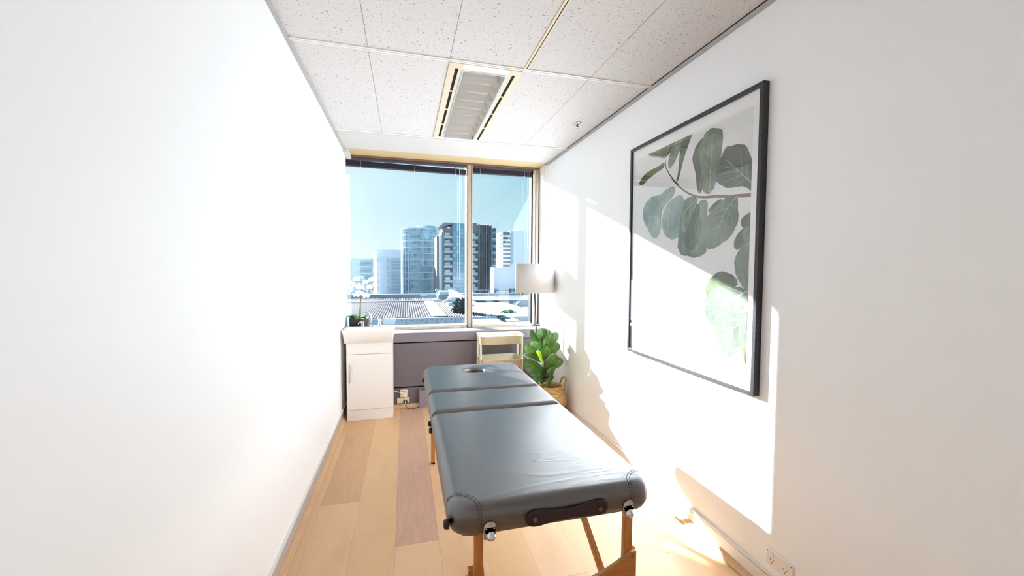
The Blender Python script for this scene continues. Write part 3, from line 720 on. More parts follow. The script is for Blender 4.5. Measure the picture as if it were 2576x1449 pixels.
for (px, py), dyy, za, wd, mi, nm in fig:
    tip = at(px, py, ky+dyy)
    tip.x = min(tip.x, XR-.03); tip.z = max(tip.z, .36)
    a = stem_at(za)
    dr = tip-a
    if dr.length < .12: a = tip-dr.normalized()*.14
    st = a+dr.normalized()*min(.03, dr.length*.15)
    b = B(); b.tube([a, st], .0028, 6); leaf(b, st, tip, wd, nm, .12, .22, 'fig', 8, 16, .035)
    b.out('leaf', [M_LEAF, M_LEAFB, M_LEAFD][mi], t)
for px, py, dyy, mi in ((1345, 905, -.13, 2), (1370, 900, -.15, 0)):
    pass

# ------------------------------------------------------------------ massage table
t = thing('massage_table', 'long black leather massage table with beech legs and a round face hole', 'massage table', (.505, 2.25, 0))
BX0, BX1, ZT = .130, .880, .722
def outline(x0, x1, y0, y1, rn, rf, N_=24):
    """rounded rectangle: rn radius at the near corners, rf at the far ones; same count always"""
    out = []
    for cx_, cy_, a0, r in ((x1-rf, y1-rf, 0, rf), (x0+rf, y1-rf, 90, rf), (x0+rn, y0+rn, 180, rn), (x1-rn, y0+rn, 270, rn)):
        for k in range(N_+1):
            a = R(a0+90*k/N_); out.append(Vector((cx_+r*math.cos(a), cy_+r*math.sin(a), 0)))
        # straight edge subdivision
        nx = {0: (x0+rf, y1), 90: (x0, y0+rn), 180: (x1-rn, y0), 270: (x1, y1-rf)}[a0]
        last = out[-1].copy()
        for k in range(1, 12): out.append(last.lerp(Vector((nx[0], nx[1], 0)), k/12))
    return out
def cushion(y0, y1, rn, rf, hole=None, seam=.012, H=.098, er=.042):
    b = B()
    prof = []   # (inset, z)
    for k in range(5): prof.append((.010-.010*k/4, ZT-H+.02*k/4*1.0))
    for k in range(10):
        a = R(90*k/9); prof.append((er*(1-math.cos(a)), ZT-er+er*math.sin(a)-.0))
    rs = []
    for ins, z in prof:
        o = outline(BX0+ins, BX1-ins, y0+ins, y1-ins, max(rn-ins, .012), max(rf-ins, .012))
        rs.append([(p.x, p.y, z) for p in o])
    inner = [Vector(p) for p in rs[-1]]
    cx_, cy_ = ((BX0+BX1)/2, (y0+y1)/2) if hole is None else hole[:2]
    nlast = 12
    if hole is None:
        for k in range(1, nlast+1):
            u = k/nlast*.97
            rs.append([(p.x+(cx_-p.x)*u, p.y+(cy_-p.y)*u, ZT+.004*math.sin(u*math.pi/2)) for p in inner])
        q = b.rings(rs); b.bm.faces.new(q[-1]); b.bm.faces.new(q[0])
    else:
        rx, ry = hole[2], hole[3]
        hp = []
        for p in inner:
            a = math.atan2((p.y-cy_), (p.x-cx_)); hp.append((math.cos(a), math.sin(a)))
        for k in range(1, nlast):
            u = k/nlast
            rs.append([(p.x+(cx_+rx*1.30*h_[0]-p.x)*u, p.y+(cy_+ry*1.30*h_[1]-p.y)*u, ZT+.004*math.sin(u*math.pi)) for p, h_ in zip(inner, hp)])
        for s_, dz in ((1.26, 0), (1.16, -.002), (1.08, -.006), (1.03, -.013), (1.0, -.024), (1.0, -H+.004)):
            rs.append([(cx_+rx*s_*h_[0], cy_+ry*s_*h_[1], ZT+dz) for h_ in hp])
        q = b.rings(rs)
        # underside ring
        a, c_ = q[0], q[-1]; n = len(a)
        for k in range(n): b.bm.faces.new((c_[k], c_[(k+1) % n], a[(k+1) % n], a[k]))
    o = b.out('cushion', M_LEATHER, t)
    return o
Y0, Y1, Y2, Y3 = 1.262, 2.185, 2.560, 3.262
cm = cushion(Y0, Y1-.003, .085, .018)
cb = cushion(Y1+.003, Y2-.003, .018, .018)
ch = cushion(Y2+.003, Y3, .018, .10, hole=(.505, 3.035, .070, .064))
ch['label'] = 'head cushion with round face hole'
# stitched corner seams on the near corners: two dashed rows each
def stitch(cxs, r_, parent, sgn):
    for rr_ in (r_, r_-.010):
        b = B(); pts = []
        # path over the top edge then down the front face and down the side
        for k in range(0, 41):
            u = k/40
            a = R(90*u)
            x = cxs + sgn*rr_*1.0*math.cos(a)*-1; y = Y0 + rr_*math.sin(a)
            pts.append((x, y))
        # surface height near the edges (rounded by .042)
        P_ = []
        for x, y in pts:
            dx = min(x-BX0, BX1-x); dy_ = y-Y0; d_ = min(dx, dy_)
            z = ZT-.042+math.sqrt(max(0, .042**2-max(0, .042-d_)**2)) if d_ < .042 else ZT
            P_.append(Vector((x, y, z+.0012)))
        xe = pts[0]
        n = 0
        for a, c_ in zip(P_, P_[1:]):
            n += 1
            if n % 2: b.tube([a, c_], .0008, 5)
        # down the end face
        x = pts[0][0]
        for k in range(0, 8):
            z = ZT-.042-k*.006; 
            if k % 2 == 0: b.tube([(x, Y0-.0012, z), (x, Y0-.0012, z-.006)], .0008, 5)
        b.out('stitching', M_THREAD, parent)
stitch(BX0, .105, cm, -1); stitch(BX1, .105, cm, 1)
for yy in (Y2, Y1):
    b = B(); b.tube([(BX0+.003, yy+.004, ZT-.05), (BX0+.012, yy+.012, ZT-.015), (BX0+.034, yy+.022, ZT-.002)], .0012, 5); b.out('stitching', M_THREAD, ch if yy == Y2 else cb)
# wooden frame beneath each half
for y0, y1 in ((Y0+.055, Y1-.01), (Y1+.01, Y3-.055)):
    b = B(); z0, z1 = ZT-.125, ZT-.0975
    for x0, x1, a, c_ in ((BX0+.05, BX0+.075, y0, y1), (BX1-.075, BX1-.05, y0, y1), (BX0+.075, BX1-.075, y0, y0+.025), (BX0+.075, BX1-.075, y1-.025, y1)):
        b.box(x0, x1, a+.0, c_, z0, z1, .001)
    b.out('frame_rail', M_BEECH, t)
# carry handle on the near end
b = B(); zc_ = .655
hp = [(.380, .646), (.386, .630), (.402, .622), (.43, .621), (.46, .627), (.525, .633), (.59, .631), (.63, .627), (.660, .627), (.676, .636), (.682, .652), (.678, .668), (.662, .678), (.64, .679), (.60, .675), (.56, .668), (.525, .666), (.48, .668), (.44, .674), (.41, .676), (.39, .668)]
hx = [(x, z+.012) for x, z in hp]
def loop_smooth(p, it=2):
    for _ in range(it):
        q = []
        for i in range(len(p)):
            a, c_ = p[i], p[(i+1) % len(p)]
            q += [(a[0]*.75+c_[0]*.25, a[1]*.75+c_[1]*.25), (a[0]*.25+c_[0]*.75, a[1]*.25+c_[1]*.75)]
        p = q
    return p
hs = loop_smooth(hx)
cxh, czh = .53, .662
b.rings([[(x, Y0-.0005, z) for x, z in hs], [(x, Y0-.010, z) for x, z in hs], [(x+(cxh-x)*.012, Y0-.0125, z+(czh-z)*.08) for x, z in hs]])
b.bm.faces.ensure_lookup_table()
vs_ = b.bm.verts[:]; b.bm.verts.ensure_lookup_table(); n = len(hs)
b.bm.faces.new(b.bm.verts[2*n:3*n]); b.bm.faces.new(b.bm.verts[0:n])
hd = b.out('carry_handle', M_HANDLE, t)
for x in (.413, .650):
    b = B(); b.lathe([(0, 0), (.0125, 0), (.0125, -.0015), (.010, -.0035), (.008, -.001), (0, -.001)], (x, Y0-.0125, .660), 24, 'Y'); b.out('eyelet', simple('bronze_ring', '4a3832', .4, metal=.6), hd)
    b = B(); b.lathe([(0, 0), (.008, 0), (.008, -.0015), (0, -.002)], (x, Y0-.0135, .660), 20, 'Y'); b.out('eyelet_plug', simple('eyelet_wood', '8a5a3c', .5), hd)
for x in (.393, .530, .671):
    b = B(); b.lathe([(0, 0), (.003, 0), (.0025, -.0012), (0, -.0015)], (x, Y0-.0126, .657), 12, 'Y'); b.out('screw', M_BLACK, hd)
# corner latches
for x in (.262, .765):
    b = B(); b.box(x-.021, x+.021, Y0-.006, Y0+.004, .612, .655, .003); b.lathe([(0, 0), (.021, 0), (.021, -.005), (0, -.005)], (x, Y0-.001, .650), 24, 'Y'); lt = b.out('latch_plate', M_NICKEL, t)
    b = B(); b.lathe([(0, 0), (.016, 0), (.016, -.004), (.012, -.007), (.011, -.012), (.009, -.014), (0, -.014)], (x+.003, Y0-.006, .624), 24, 'Y'); b.out('turn_knob', M_CHROME, lt)
    for dx in (-.013, .013):
        b = B(); b.lathe([(0, 0), (.0032, 0), (.002, -.0015), (0, -.002)], (x+dx, Y0-.006, .648), 10, 'Y'); b.out('rivet', simple('rivet', 'cfc8c0', .5, metal=.5), lt)
# black bumpers along the left side
for y, z in ((1.305, .655), (3.04, .665), (2.235, .640), (2.150, .636)):
    b = B(); b.lathe([(0, 0), (.016, 0), (.016, -.012), (.012, -.018), (0, -.018)], (BX0+.004, y, z), 20, 'X'); b.out('bumper', M_BLACK, t)
# legs: upper and lower parts
def leg(x, y, out_, foot=True):
    s_ = -1 if x < .5 else 1
    b = B(); b.box(x-.016, x+.016, y-.013, y+.013, .20, ZT-.098, .002); lg = b.out('leg', M_BEECH, t)
    xo = x+s_*.018
    b = B(); b.box(min(xo-.014, xo+.014), max(xo-.014, xo+.014), y+.0135, y+.040, .012, .44, .003); b.out('leg_extension', M_BEECH, lg)
    b = B(); b.box(xo-.015, xo+.015, y+.0125, y+.041, .0, .014, .003); b.out('foot', M_BLACK, lg)
    for z in (.40, .33):
        b = B(); b.lathe([(0, 0), (.013, 0), (.012, .016*s_), (.006, .02*s_), (0, .02*s_)], (xo+s_*.0145, y+.027, z), 16, 'X'); b.out('knob', simple('wood_knob', 'd9a050', .4), lg)
    return lg
LY = 1.345
leg(.238, LY, 0); leg(.812, LY, 0)
def far_leg(x):
    s_ = -1 if x < .5 else 1
    b = B(); b.box(x-.014, x+.014, 3.085, 3.111, .012, ZT-.098, .003); lg = b.out('leg', M_BEECH, t)
    b = B(); b.box(x-.0145, x+.0145, 3.084, 3.112, .0, .014, .003); b.out('foot', M_BLACK, lg)
    for z in (.48, .40):
        b = B(); b.lathe([(0, 0), (.013, 0), (.012, .016*s_), (.006, .02*s_), (0, .02*s_)], (x+s_*.0135, 3.098, z), 16, 'X'); b.out('knob', simple('wood_knob2', 'e0b040', .4), lg)
far_leg(.197); far_leg(.813)
# curved end boards
def board(y, ztop, zmid, zbot):
    b = B(); n = 28; x0, x1 = .205, .838; top = []; bot = []
    for k in range(n+1):
        u = k/n; s_ = abs(2*u-1)
        z = zmid+(ztop-zmid)*(s_**1.9) - (.012*max(0, (s_-.94)/.06)**2)
        top.append((x0+(x1-x0)*u, y, z)); bot.append((x0+(x1-x0)*u, y, zbot+.03*(1-s_**2)))
    b.prism(top+list(reversed(bot)), (0, .012, 0))
    b.bm.normal_update()
    for f in b.bm.faces:
        if abs(f.normal.y) < .5: f.material_index = 1
    return b.out('end_board', [M_BOARD, M_BOARDEDGE], t)
eb = board(LY-.0265, .442, .335, .10)
b = B()
for x in (.222, .823):
    for z in (.412, .330):
        b = B(); b.lathe([(0, 0), (.0055, 0), (.005, -.003), (0, -.0045)], (x, LY-.0265, z), 14, 'Y'); b.out('bolt', simple('brass_bolt', '9a8450', .3, metal=1.), eb)
board(3.1125, .44, .36, .12)
# diagonal braces
for x in (.775, .275):
    b = B(); b.bar((x, LY+.03, .19), (x-.02 if x > .5 else x+.02, 1.90, ZT-.13), .022, .026, .002); b.out('brace', M_BEECH, t)
    b = B(); b.bar((x, 3.075, .19), (x-.02 if x > .5 else x+.02, 2.55, ZT-.13), .022, .026, .002); b.out('brace', M_BEECH, t)
# centre hinge block under the cushions
b = B(); b.box(.640, .672, 1.60, 1.66, ZT-.155, ZT-.098, .004); b.out('block', M_BEECH, t)
# support cables
b = B(); b.tube([(.25, LY+.02, .45), (.25, 2.18, ZT-.13)], .0015, 6); b.out('support_cable', M_BLACK, t)

# ------------------------------------------------------------------ wall outlet on the right
t = thing('wall_outlet', 'white double power outlet low on the right wall near the camera', 'power outlet', (XR, 1.39, .19))
oy0, oy1, oz0, oz1 = 1.322, 1.456, .148, .222
b = B(); b.box(XR-.011, XR, oy0, oy1, oz0, oz1, .004); pl = b.out('face_plate', M_OUTLET, t)
for yc in (1.358, 1.424):
    b = B(); b.box(XR-.0155, XR-.011, yc-.009, yc+.009, .196, .210, .002); b.out('switch', M_OUTLET, pl)
    for (dy_, z, an) in ((-.008, .180, 30), (.008, .180, -30), (0, .167, 0)):
        b = B(); b.obox((XR-.0112, yc+dy_, z), (.001, .0022, .0075), Matrix.Rotation(R(an), 3, 'X')); b.out('pin_slot', M_SLOT, pl)
for yc in (1.329, 1.449):
    b = B(); b.lathe([(0, 0), (.0035, 0), (.0035, -.001), (0, -.001)], (XR-.011, yc, .214), 12, 'X'); b.out('screw', simple('screw_grey', '8c857c', .4), pl)

# ------------------------------------------------------------------ framed leaf print
PX = 1.575; py0, py1, pz0, pz1 = 1.530, 2.655, .900, 2.352
t = thing('framed_print', 'large black framed botanical print of fig leaves on the right wall', 'picture', (XR, (py0+py1)/2, (pz0+pz1)/2))
m = Mat('black_oak_frame', srgb('201d20'), .38)
m.color(m.mix(m.noise(m.coord(scale=(60, 6, 60)), 2, 4), srgb('141215'), srgb('3b383c'))); M_FRAME = m.m
fwid = .020
b = B(); b.box(PX, XR-.001, py0, py0+fwid, pz0, pz1, .0015); b.box(PX, XR-.001, py1-fwid, py1, pz0, pz1, .0015)
b.box(PX, XR-.001, py0+fwid-.001, py1-fwid+.001, pz0, pz0+fwid, .0015); b.box(PX, XR-.001, py0+fwid-.001, py1-fwid+.001, pz1-fwid, pz1, .0015); b.out('frame', M_FRAME, t)
b = B(); b.box(PX+.006, PX+.0075, py0+.018, py1-.018, pz0+.018, pz1-.018); b.out('glass', M_PICGLASS, t)
# print: paper with drawn leaves
XP = PX+.014
def onpic(px, py):
    d = fw + rt*(px-1288)/F_PX - up*(py-724.5)/F_PX
    p = d*(XP/d.x); return (p.y, p.z+EYE)
def pm(name, c1, c2):
    m = Mat(name, srgb(c1), .8)
    f = m.noise(m.coord(scale=(1, 1.6, 1)), 16, 7, .65, 1.0); f2 = m.noise(m.coord(), 5, 2)
    m.color(m.mix(m.ramp(m.math('MULTIPLY', m.math('ADD', f, f2), .5), [(.40, (0, 0, 0)), (.60, (1, 1, 1))]), srgb(c1), srgb(c2))); return m.m
PM = [simple('print_paper', 'e9e9e8', .8), pm('print_leaf', '566352', '85937e'), pm('print_leaf_dark', '42483e', '5f685a'), simple('print_vein', 'a9b398', .8), simple('print_branch', '8a6a5c', .8, var=.2, vs=60), simple('mat_border', 'f7f7f5', .8), pm('print_leaf_olive', '36401f', '5d6a3a'), pm('print_leaf_sun_darkened', '464f40', '5f6a57'), simple('print_branch_dark', '3a2020', .8), pm('print_leaf_teal', '6f8480', 'a4b6b0')]  # ink of the lower right leaves darkened to offset the sun patch there
b = B()
b.poly([(XP+.002, py0+.01, pz0+.01), (XP+.002, py1-.01, pz0+.01), (XP+.002, py1-.01, pz1-.01), (XP+.002, py0+.01, pz1-.01)], 5)
iy0, iy1 = onpic(1885, 600)[0], onpic(1602, 600)[0]
iy1 = py1-.025; iz0, iz1 = pz0+.022, pz1-.085
b.poly([(XP+.0016, iy0, iz0), (XP+.0016, iy1, iz0), (XP+.0016, iy1, iz1), (XP+.0016, iy0, iz1)], 0)
lay = [0]
def draw(pts, mi, smooth=True):
    """pts in photo pixels -> flat shape on the paper, clipped to the print"""
    q = [onpic(*p) for p in pts]
    if smooth:
        q = loop_smooth(q, 3); rn = random.Random(len(pts)*31+mi); p1, p2 = rn.random()*6, rn.random()*6; cy_ = sum(p[0] for p in q)/len(q); cz_ = sum(p[1] for p in q)/len(q); nq = len(q)
        q = [(cy_+(p[0]-cy_)*(1+.012*math.sin(k*2*math.pi*9/nq+p1)+.010*math.sin(k*2*math.pi*17/nq+p2)), cz_+(p[1]-cz_)*(1+.012*math.sin(k*2*math.pi*9/nq+p1)+.010*math.sin(k*2*math.pi*17/nq+p2))) for k, p in enumerate(q)]
    lay[0] += 1; x = XP+.0014-lay[0]*.00001
    # clip polygon (Sutherland-Hodgman) to the image rectangle
    def clip(P, ins, inter):
        o = []
        for i in range(len(P)):
            a, c_ = P[i-1], P[i]
            if ins(c_):
                if not ins(a): o.append(inter(a, c_))
                o.append(c_)
            elif ins(a): o.append(inter(a, c_))
        return o
    def mk(ax, val, gt):
        return (lambda p: (p[ax] >= val) if gt else (p[ax] <= val)), (lambda a, c_: tuple(val if k == ax else a[k]+(c_[k]-a[k])*(val-a[ax])/(c_[ax]-a[ax]) for k in (0, 1)))
    for ax, val, gt in ((0, iy0, True), (0, iy1, False), (1, iz0, True), (1, iz1, False)):
        q = clip(q, *mk(ax, val, gt))
        if len(q) < 3: return
    f = b.poly([(x, p[0], p[1]) for p in q], mi)
    bmesh.ops.triangulate(b.bm, faces=[f])
def line(pts, w_, mi):
    q = [onpic(*p) for p in pts]; lay[0] += 1; x = XP+.0014-lay[0]*.00001
    for i, (a, c_) in enumerate(zip(q, q[1:])):
        d = Vector((c_[0]-a[0], c_[1]-a[1]))
        if d.length < 1e-6: continue
        n_ = Vector((-d.y, d.x)).normalized(); w0 = w_*(1-.6*i/max(1, len(q)-1)); w1 = w_*(1-.6*(i+1)/max(1, len(q)-1))
        P = [(a[0]+n_.x*w0, a[1]+n_.y*w0), (c_[0]+n_.x*w1, c_[1]+n_.y*w1), (c_[0]-n_.x*w1, c_[1]-n_.y*w1), (a[0]-n_.x*w0, a[1]-n_.y*w0)]
        P = [(min(max(p[0], iy0), iy1), min(max(p[1], iz0), iz1)) for p in P]
        if (max(p[0] for p in P)-min(p[0] for p in P)) > 1e-4: b.poly([(x, p[0], p[1]) for p in P], mi)
def veins(mid, sides, w_=.0028):
    def sm(p):      # bend the drawn veins smoothly
        for _ in range(2):
            p = [p[0]]+[x_ for a_, c_ in zip(p, p[1:]) for x_ in ((a_[0]*.75+c_[0]*.25, a_[1]*.75+c_[1]*.25), (a_[0]*.25+c_[0]*.75, a_[1]*.25+c_[1]*.75))]+[p[-1]]
        return p
    line(sm(mid), w_, 3)
    for s_ in sides: line(sm(s_), w_*.5, 3)
# zoom-crop coordinates to photo pixels
def A(*p): return [(1560+x/4.025, 300+y/4.025) for x, y in p]
def C(*p): return [(1560+x/4.025, 640+y/4.025) for x, y in p]
# branch
line(A((585, 665), (540, 620), (500, 560), (465, 500), (455, 400)), .006, 8)
line(A((1335, 765), (1250, 772), (1180, 775), (1100, 786), (1050, 780), (950, 782), (850, 790), (790, 786), (740, 775), (680, 745), (630, 712), (580, 668)), .0095, 4)
# upper left cluster
draw(A((170, 375), (240, 350), (340, 385), (420, 390), (465, 400), (500, 330), (520, 200), (560, 150), (520, 140), (330, 230), (240, 300)), 1)
draw(A((200, 350), (300, 250), (520, 150), (740, 60), (745, 150), (620, 230), (480, 330), (460, 395), (380, 380), (290, 350)), 6)
draw(A((440, 430), (460, 480), (340, 560), (270, 620), (230, 670), (180, 665), (230, 570), (300, 520), (400, 470)), 6)
draw(A((480, 480), (490, 380), (560, 200), (680, 120), (640, 260), (600, 300), (560, 420), (520, 480), (500, 510)), 1)
draw(A((745, 80), (720, 180), (640, 400), (590, 620), (560, 640), (585, 560), (600, 330), (640, 200)), 6)
veins(A((455, 400), (480, 320), (500, 205)), [A((465, 390), (400, 340), (330, 290)), A((500, 490), (560, 360), (610, 200), (570, 170))])
# top middle leaves
draw(A((800, 760), (770, 700), (770, 560), (725, 430), (740, 330), (800, 210), (860, 180), (880, 300), (860, 560), (830, 720)), 2)
draw(A((905, 760), (960, 680), (1000, 470), (1045, 200), (1035, 110), (1000, 85), (900, 95), (850, 150), (840, 190), (800, 260), (790, 380), (830, 560), (835, 740), (870, 750)), 1)
veins(A((905, 740), (915, 500), (925, 290), (940, 170)), [A((910, 530), (860, 430), (800, 340)), A((912, 500), (970, 400), (1010, 330)), A((918, 390), (850, 310)), A((925, 300), (890, 200)), A((925, 310), (1000, 200)), A((880, 740), (880, 640), (860, 560)), A((915, 450), (985, 350))])
veins(A((800, 740), (825, 560), (830, 540)), [A((820, 610), (780, 560))], .002)
draw(A((1335, 740), (1280, 690), (1200, 675), (1120, 700), (1060, 690), (990, 655), (960, 600), (990, 460), (1040, 330), (1080, 270), (1160, 260), (1210, 245), (1270, 260), (1310, 330), (1340, 450)), 2)
veins(A((1340, 650), (1240, 560), (1150, 480), (1070, 410)), [A((1240, 560), (1120, 610), (1040, 640)), A((1200, 520), (1100, 540), (1000, 560)), A((1230, 540), (1230, 430), (1210, 310)), A((1300, 610), (1270, 450), (1280, 310)), A((1150, 480), (1060, 490)), A((1290, 600), (1150, 680))])
# lower hanging leaves
draw(A((540, 670), (480, 700), (400, 770), (320, 780), (260, 840), (220, 950), (245, 1060), (280, 1110), (330, 1215), (380, 1200), (420, 1100), (400, 960), (460, 860), (560, 760)), 9)
draw(A((640, 760), (560, 780), (470, 860), (430, 960), (415, 1080), (450, 1180), (520, 1225), (590, 1200), (640, 1130), (660, 900)), 9)
draw(A((640, 830), (610, 1000), (590, 1200), (575, 1300), (620, 1385), (700, 1380), (660, 1250), (700, 1050)), 2)
draw(A((780, 790), (700, 780), (640, 830), (620, 1000), (620, 1160), (680, 1140), (730, 1050), (740, 900), (790, 820)), 1)
veins(A((775, 800), (700, 880), (620, 980)), [A((720, 860), (700, 950), (690, 1000)), A((650, 940), (660, 1050), (630, 1140)), A((740, 840), (680, 830))], .0022)
draw(A((870, 805), (800, 830), (750, 930), (690, 1100), (650, 1200), (620, 1280), (640, 1370), (720, 1395), (790, 1405), (880, 1340), (870, 1300), (820, 1250), (870, 1000), (890, 870)), 1)
draw(A((780, 820), (740, 930), (660, 1150), (650, 1250), (680, 1330), (760, 1330), (800, 1180), (820, 950)), 2)
veins(A((820, 830), (805, 1000), (780, 1200), (770, 1360)), [A((805, 1000), (740, 1100)), A((780, 1200), (690, 1280)), A((785, 1180), (860, 1280)), A((812, 960), (860, 1040)), A((815, 900), (870, 960)), A((775, 1260), (720, 1360))])
draw(A((1030, 800), (970, 830), (890, 910), (890, 960), (960, 890), (1020, 850)), 2)
draw(A((1195, 765), (1090, 775), (1020, 830), (900, 950), (830, 1050), (800, 1160), (830, 1250), (880, 1310), (925, 1320), (1010, 1270), (1090, 1220), (1170, 1110), (1200, 990), (1185, 870)), 1)
veins(A((1180, 780), (1070, 910), (1000, 1080), (950, 1230), (925, 1310)), [A((1070, 915), (1120, 960), (1140, 1080)), A((1030, 1010), (1060, 1080), (1060, 1150)), A((1110, 860), (1180, 890)), A((1040, 980), (940, 1020), (850, 1110)), A((1000, 1080), (900, 1120), (830, 1180)), A((1080, 900), (980, 940), (900, 1000)), A((975, 1150), (900, 1200)), A((985, 1120), (1020, 1200))])
# right hand leaves, mid
draw(A((1330, 930), (1290, 950), (1230, 1000), (1215, 1050), (1240, 1110), (1330, 1080)), 2)
draw(A((1330, 1075), (1260, 1090), (1190, 1150), (1150, 1240), (1150, 1300), (1190, 1330), (1240, 1270), (1330, 1230)), 2)
draw(A((1330, 1075), (1260, 1090), (1230, 1180), (1260, 1240), (1330, 1260)), 1)
draw(A((1330, 1230), (1240, 1270), (1180, 1360), (1155, 1460), (1170, 1600), (1250, 1700), (1330, 1740)), 1)
# lower right cluster (second crop)
draw(C((1320, 400), (1240, 340), (1190, 230), (1150, 120), (1160, 30), (1220, -60), (1320, -110)), 1)
draw(C((1190, 250), (1110, 190), (1020, 168), (970, 190), (910, 240), (870, 300), (860, 390), (900, 440), (1000, 400), (1180, 340)), 6)
draw(C((910, 245), (870, 300), (860, 380), (900, 400), (980, 330), (960, 250)), 6)
draw(C((1290, 360), (1200, 330), (1100, 315), (980, 320), (910, 390), (860, 450), (850, 540), (880, 650), (920, 710), (965, 735), (1010, 690), (1060, 610), (1200, 590), (1300, 480)), 7)
veins(C((1290, 365), (1160, 440), (1030, 530), (890, 615)), [C((1160, 435), (1050, 420), (920, 425)), C((1200, 410), (1190, 480), (1160, 560)), C((1110, 480), (1100, 560), (1080, 600)), C((1030, 525), (950, 505), (870, 515)), C((1000, 550), (985, 630), (950, 680)), C((1240, 390), (1140, 350), (1060, 320)), C((1060, 400), (1040, 340), (990, 330))], .003)
draw(C((1320, 560), (1240, 580), (1130, 600), (1060, 610), (1010, 680), (970, 750), (960, 830), (990, 920), (1040, 990), (1060, 970), (1160, 960), (1220, 920), (1310, 950)), 7)
draw(C((1280, 800), (1220, 810), (1200, 900), (1230, 940), (1320, 960)), 7)
draw(C((1070, 960), (1085, 1050), (1120, 1030), (1200, 950)), 7)
draw(C((1210, 935), (1250, 1020), (1260, 1100), (1275, 1165), (1320, 1180), (1320, 940)), 6)
veins(C((1300, 625), (1200, 700), (1110, 790), (1050, 860)), [C((1200, 700), (1220, 780), (1200, 870)), C((1250, 665), (1130, 660), (1030, 690)), C((1160, 740), (1060, 745), (985, 780)), C((1130, 770), (1140, 850), (1110, 930)), C((1090, 810), (1020, 820), (990, 860)), C((1060, 850), (1080, 930))], .003)
for f in b.bm.faces: f.normal_update()
b.out('print', PM, t)

# ================================================================== OUTSIDE
GZ = -14.0
M_ASPH = simple('asphalt', '9aa0a6', .9, var=.2, vs=.2)
g_ = B(); g_.box(-350, 500, 32, 700, GZ-.5, GZ); tag(g_.out('street_ground', M_ASPH), None, None, None, 'structure')
M_CONC = simple('render_white', 'eef1f3', .8, var=.03, vs=.3)
M_CONCG = simple('render_grey', 'c0c9d1', .8, var=.05, vs=.3)
M_CONCD = simple('concrete_brown', '8d8a8a', .8, var=.15, vs=.5)
M_SLABW = simple('slab_white', 'd9dfe2', .7)
def curtain(name, c1, c2, mortar, sx=1.4, sz=3.0, rough=.15):
    m = Mat(name, srgb(c1), rough, spec=.6)
    br = m.new('ShaderNodeTexBrick'); m.l.new(m.coord('UV'), br.inputs['Vector'])
    br.offset = 0; br.inputs['Color1'].default_value = srgb(c1); br.inputs['Color2'].default_value = srgb(c2); br.inputs['Mortar'].default_value = srgb(mortar)
    br.inputs['Scale'].default_value = 1; br.inputs['Brick Width'].default_value = sx; br.inputs['Row Height'].default_value = sz; br.inputs['Mortar Size'].default_value = .09; br.inputs['Bias'].default_value = -.1
    m.color(br.outputs['Color']); return m.m
M_TEAL = curtain('teal_glass', '6f9aa6', 'a3c2ca', '7c9099', 1.5, 1.5)
M_BLUEG = curtain('blue_grey_glass', '7f9ba8', 'b0c4cc', 'c0ccd2', 1.6, 3.1)
M_DARKG = curtain('dark_glass', '5d6874', '8f9aa3', '565f69', .9, 3.05)
M_WIN = curtain('small_windows', '8496a0', 'a9b8bf', 'c8d2d6', 1.2, 3.0)
M_BALC = simple('balcony_glass', 'a3c0c4', .2)
def wallstrip(b, pts, z0, z1, mi=0):
    """vertical faces along plan polyline, UV in metres"""
    s_ = 0
    for a, c_ in zip(pts, pts[1:]):
        ln = math.hypot(c_[0]-a[0], c_[1]-a[1])
        f = b.poly([(a[0], a[1], z0), (c_[0], c_[1], z0), (c_[0], c_[1], z1), (a[0], a[1], z1)], mi)
        for lp, uv in zip(f.loops, ((s_, z0), (s_+ln, z0), (s_+ln, z1), (s_, z1))): lp[b.uv].uv = uv
        f.smooth = False; s_ += ln
def block(name, plan, z0, z1, mat, parent, roof=None):
    b = B(); wallstrip(b, plan+[plan[0]], z0, z1)
    b.bm.faces.new([b.bm.verts.new((p[0], p[1], z1)) for p in plan])
    return b.out(name, mat, parent)
def plate(plan, z, th, grow, parent, mat, name='floor_slab'):
    cx_ = sum(p[0] for p in plan)/len(plan); cy_ = sum(p[1] for p in plan)/len(plan)
    P = []
    for p in plan:
        d = Vector((p[0]-cx_, p[1]-cy_)); d = d*(1+grow/max(d.length, .1)); P.append((cx_+d.x, cy_+d.y, z))
    return B().prism(P, (0, 0, th)).out(name, mat, parent)
def ZX(py, Y): return at(1100, py, Y).z
def XX(px, Y, py=680): return at(px, py, Y).x

# curved glass tower
Y = 200.
x0, x1 = XX(1010, Y), XX(1106, Y); cx_ = (x0+x1)/2; hw = (x1-x0)/2
plan = [(cx_+hw*math.cos(a), Y+4+12*math.sin(a)*1.0) for a in [R(180+180*k/24) for k in range(25)]]+[(x1, Y+22), (x0, Y+22)]
ztop = ZX(578, Y)
t = thing('apartment_tower', 'curved blue glass apartment tower with white floor bands beyond the roof', 'building', (cx_, Y, GZ))
block('facade', plan, GZ, ztop, M_BLUEG, t)
z = ztop
nf = 0
while z > -14 and nf < 12:
    plate(plan, z-.25, .35, .35, t, M_SLABW); z -= 2.93; nf += 1
plate([(cx_+(p[0]-cx_)*.55+3, Y+4+(p[1]-Y-4)*.6) for p in plan], ztop, 1.6, 0, t, M_BALC, 'roof_screen')
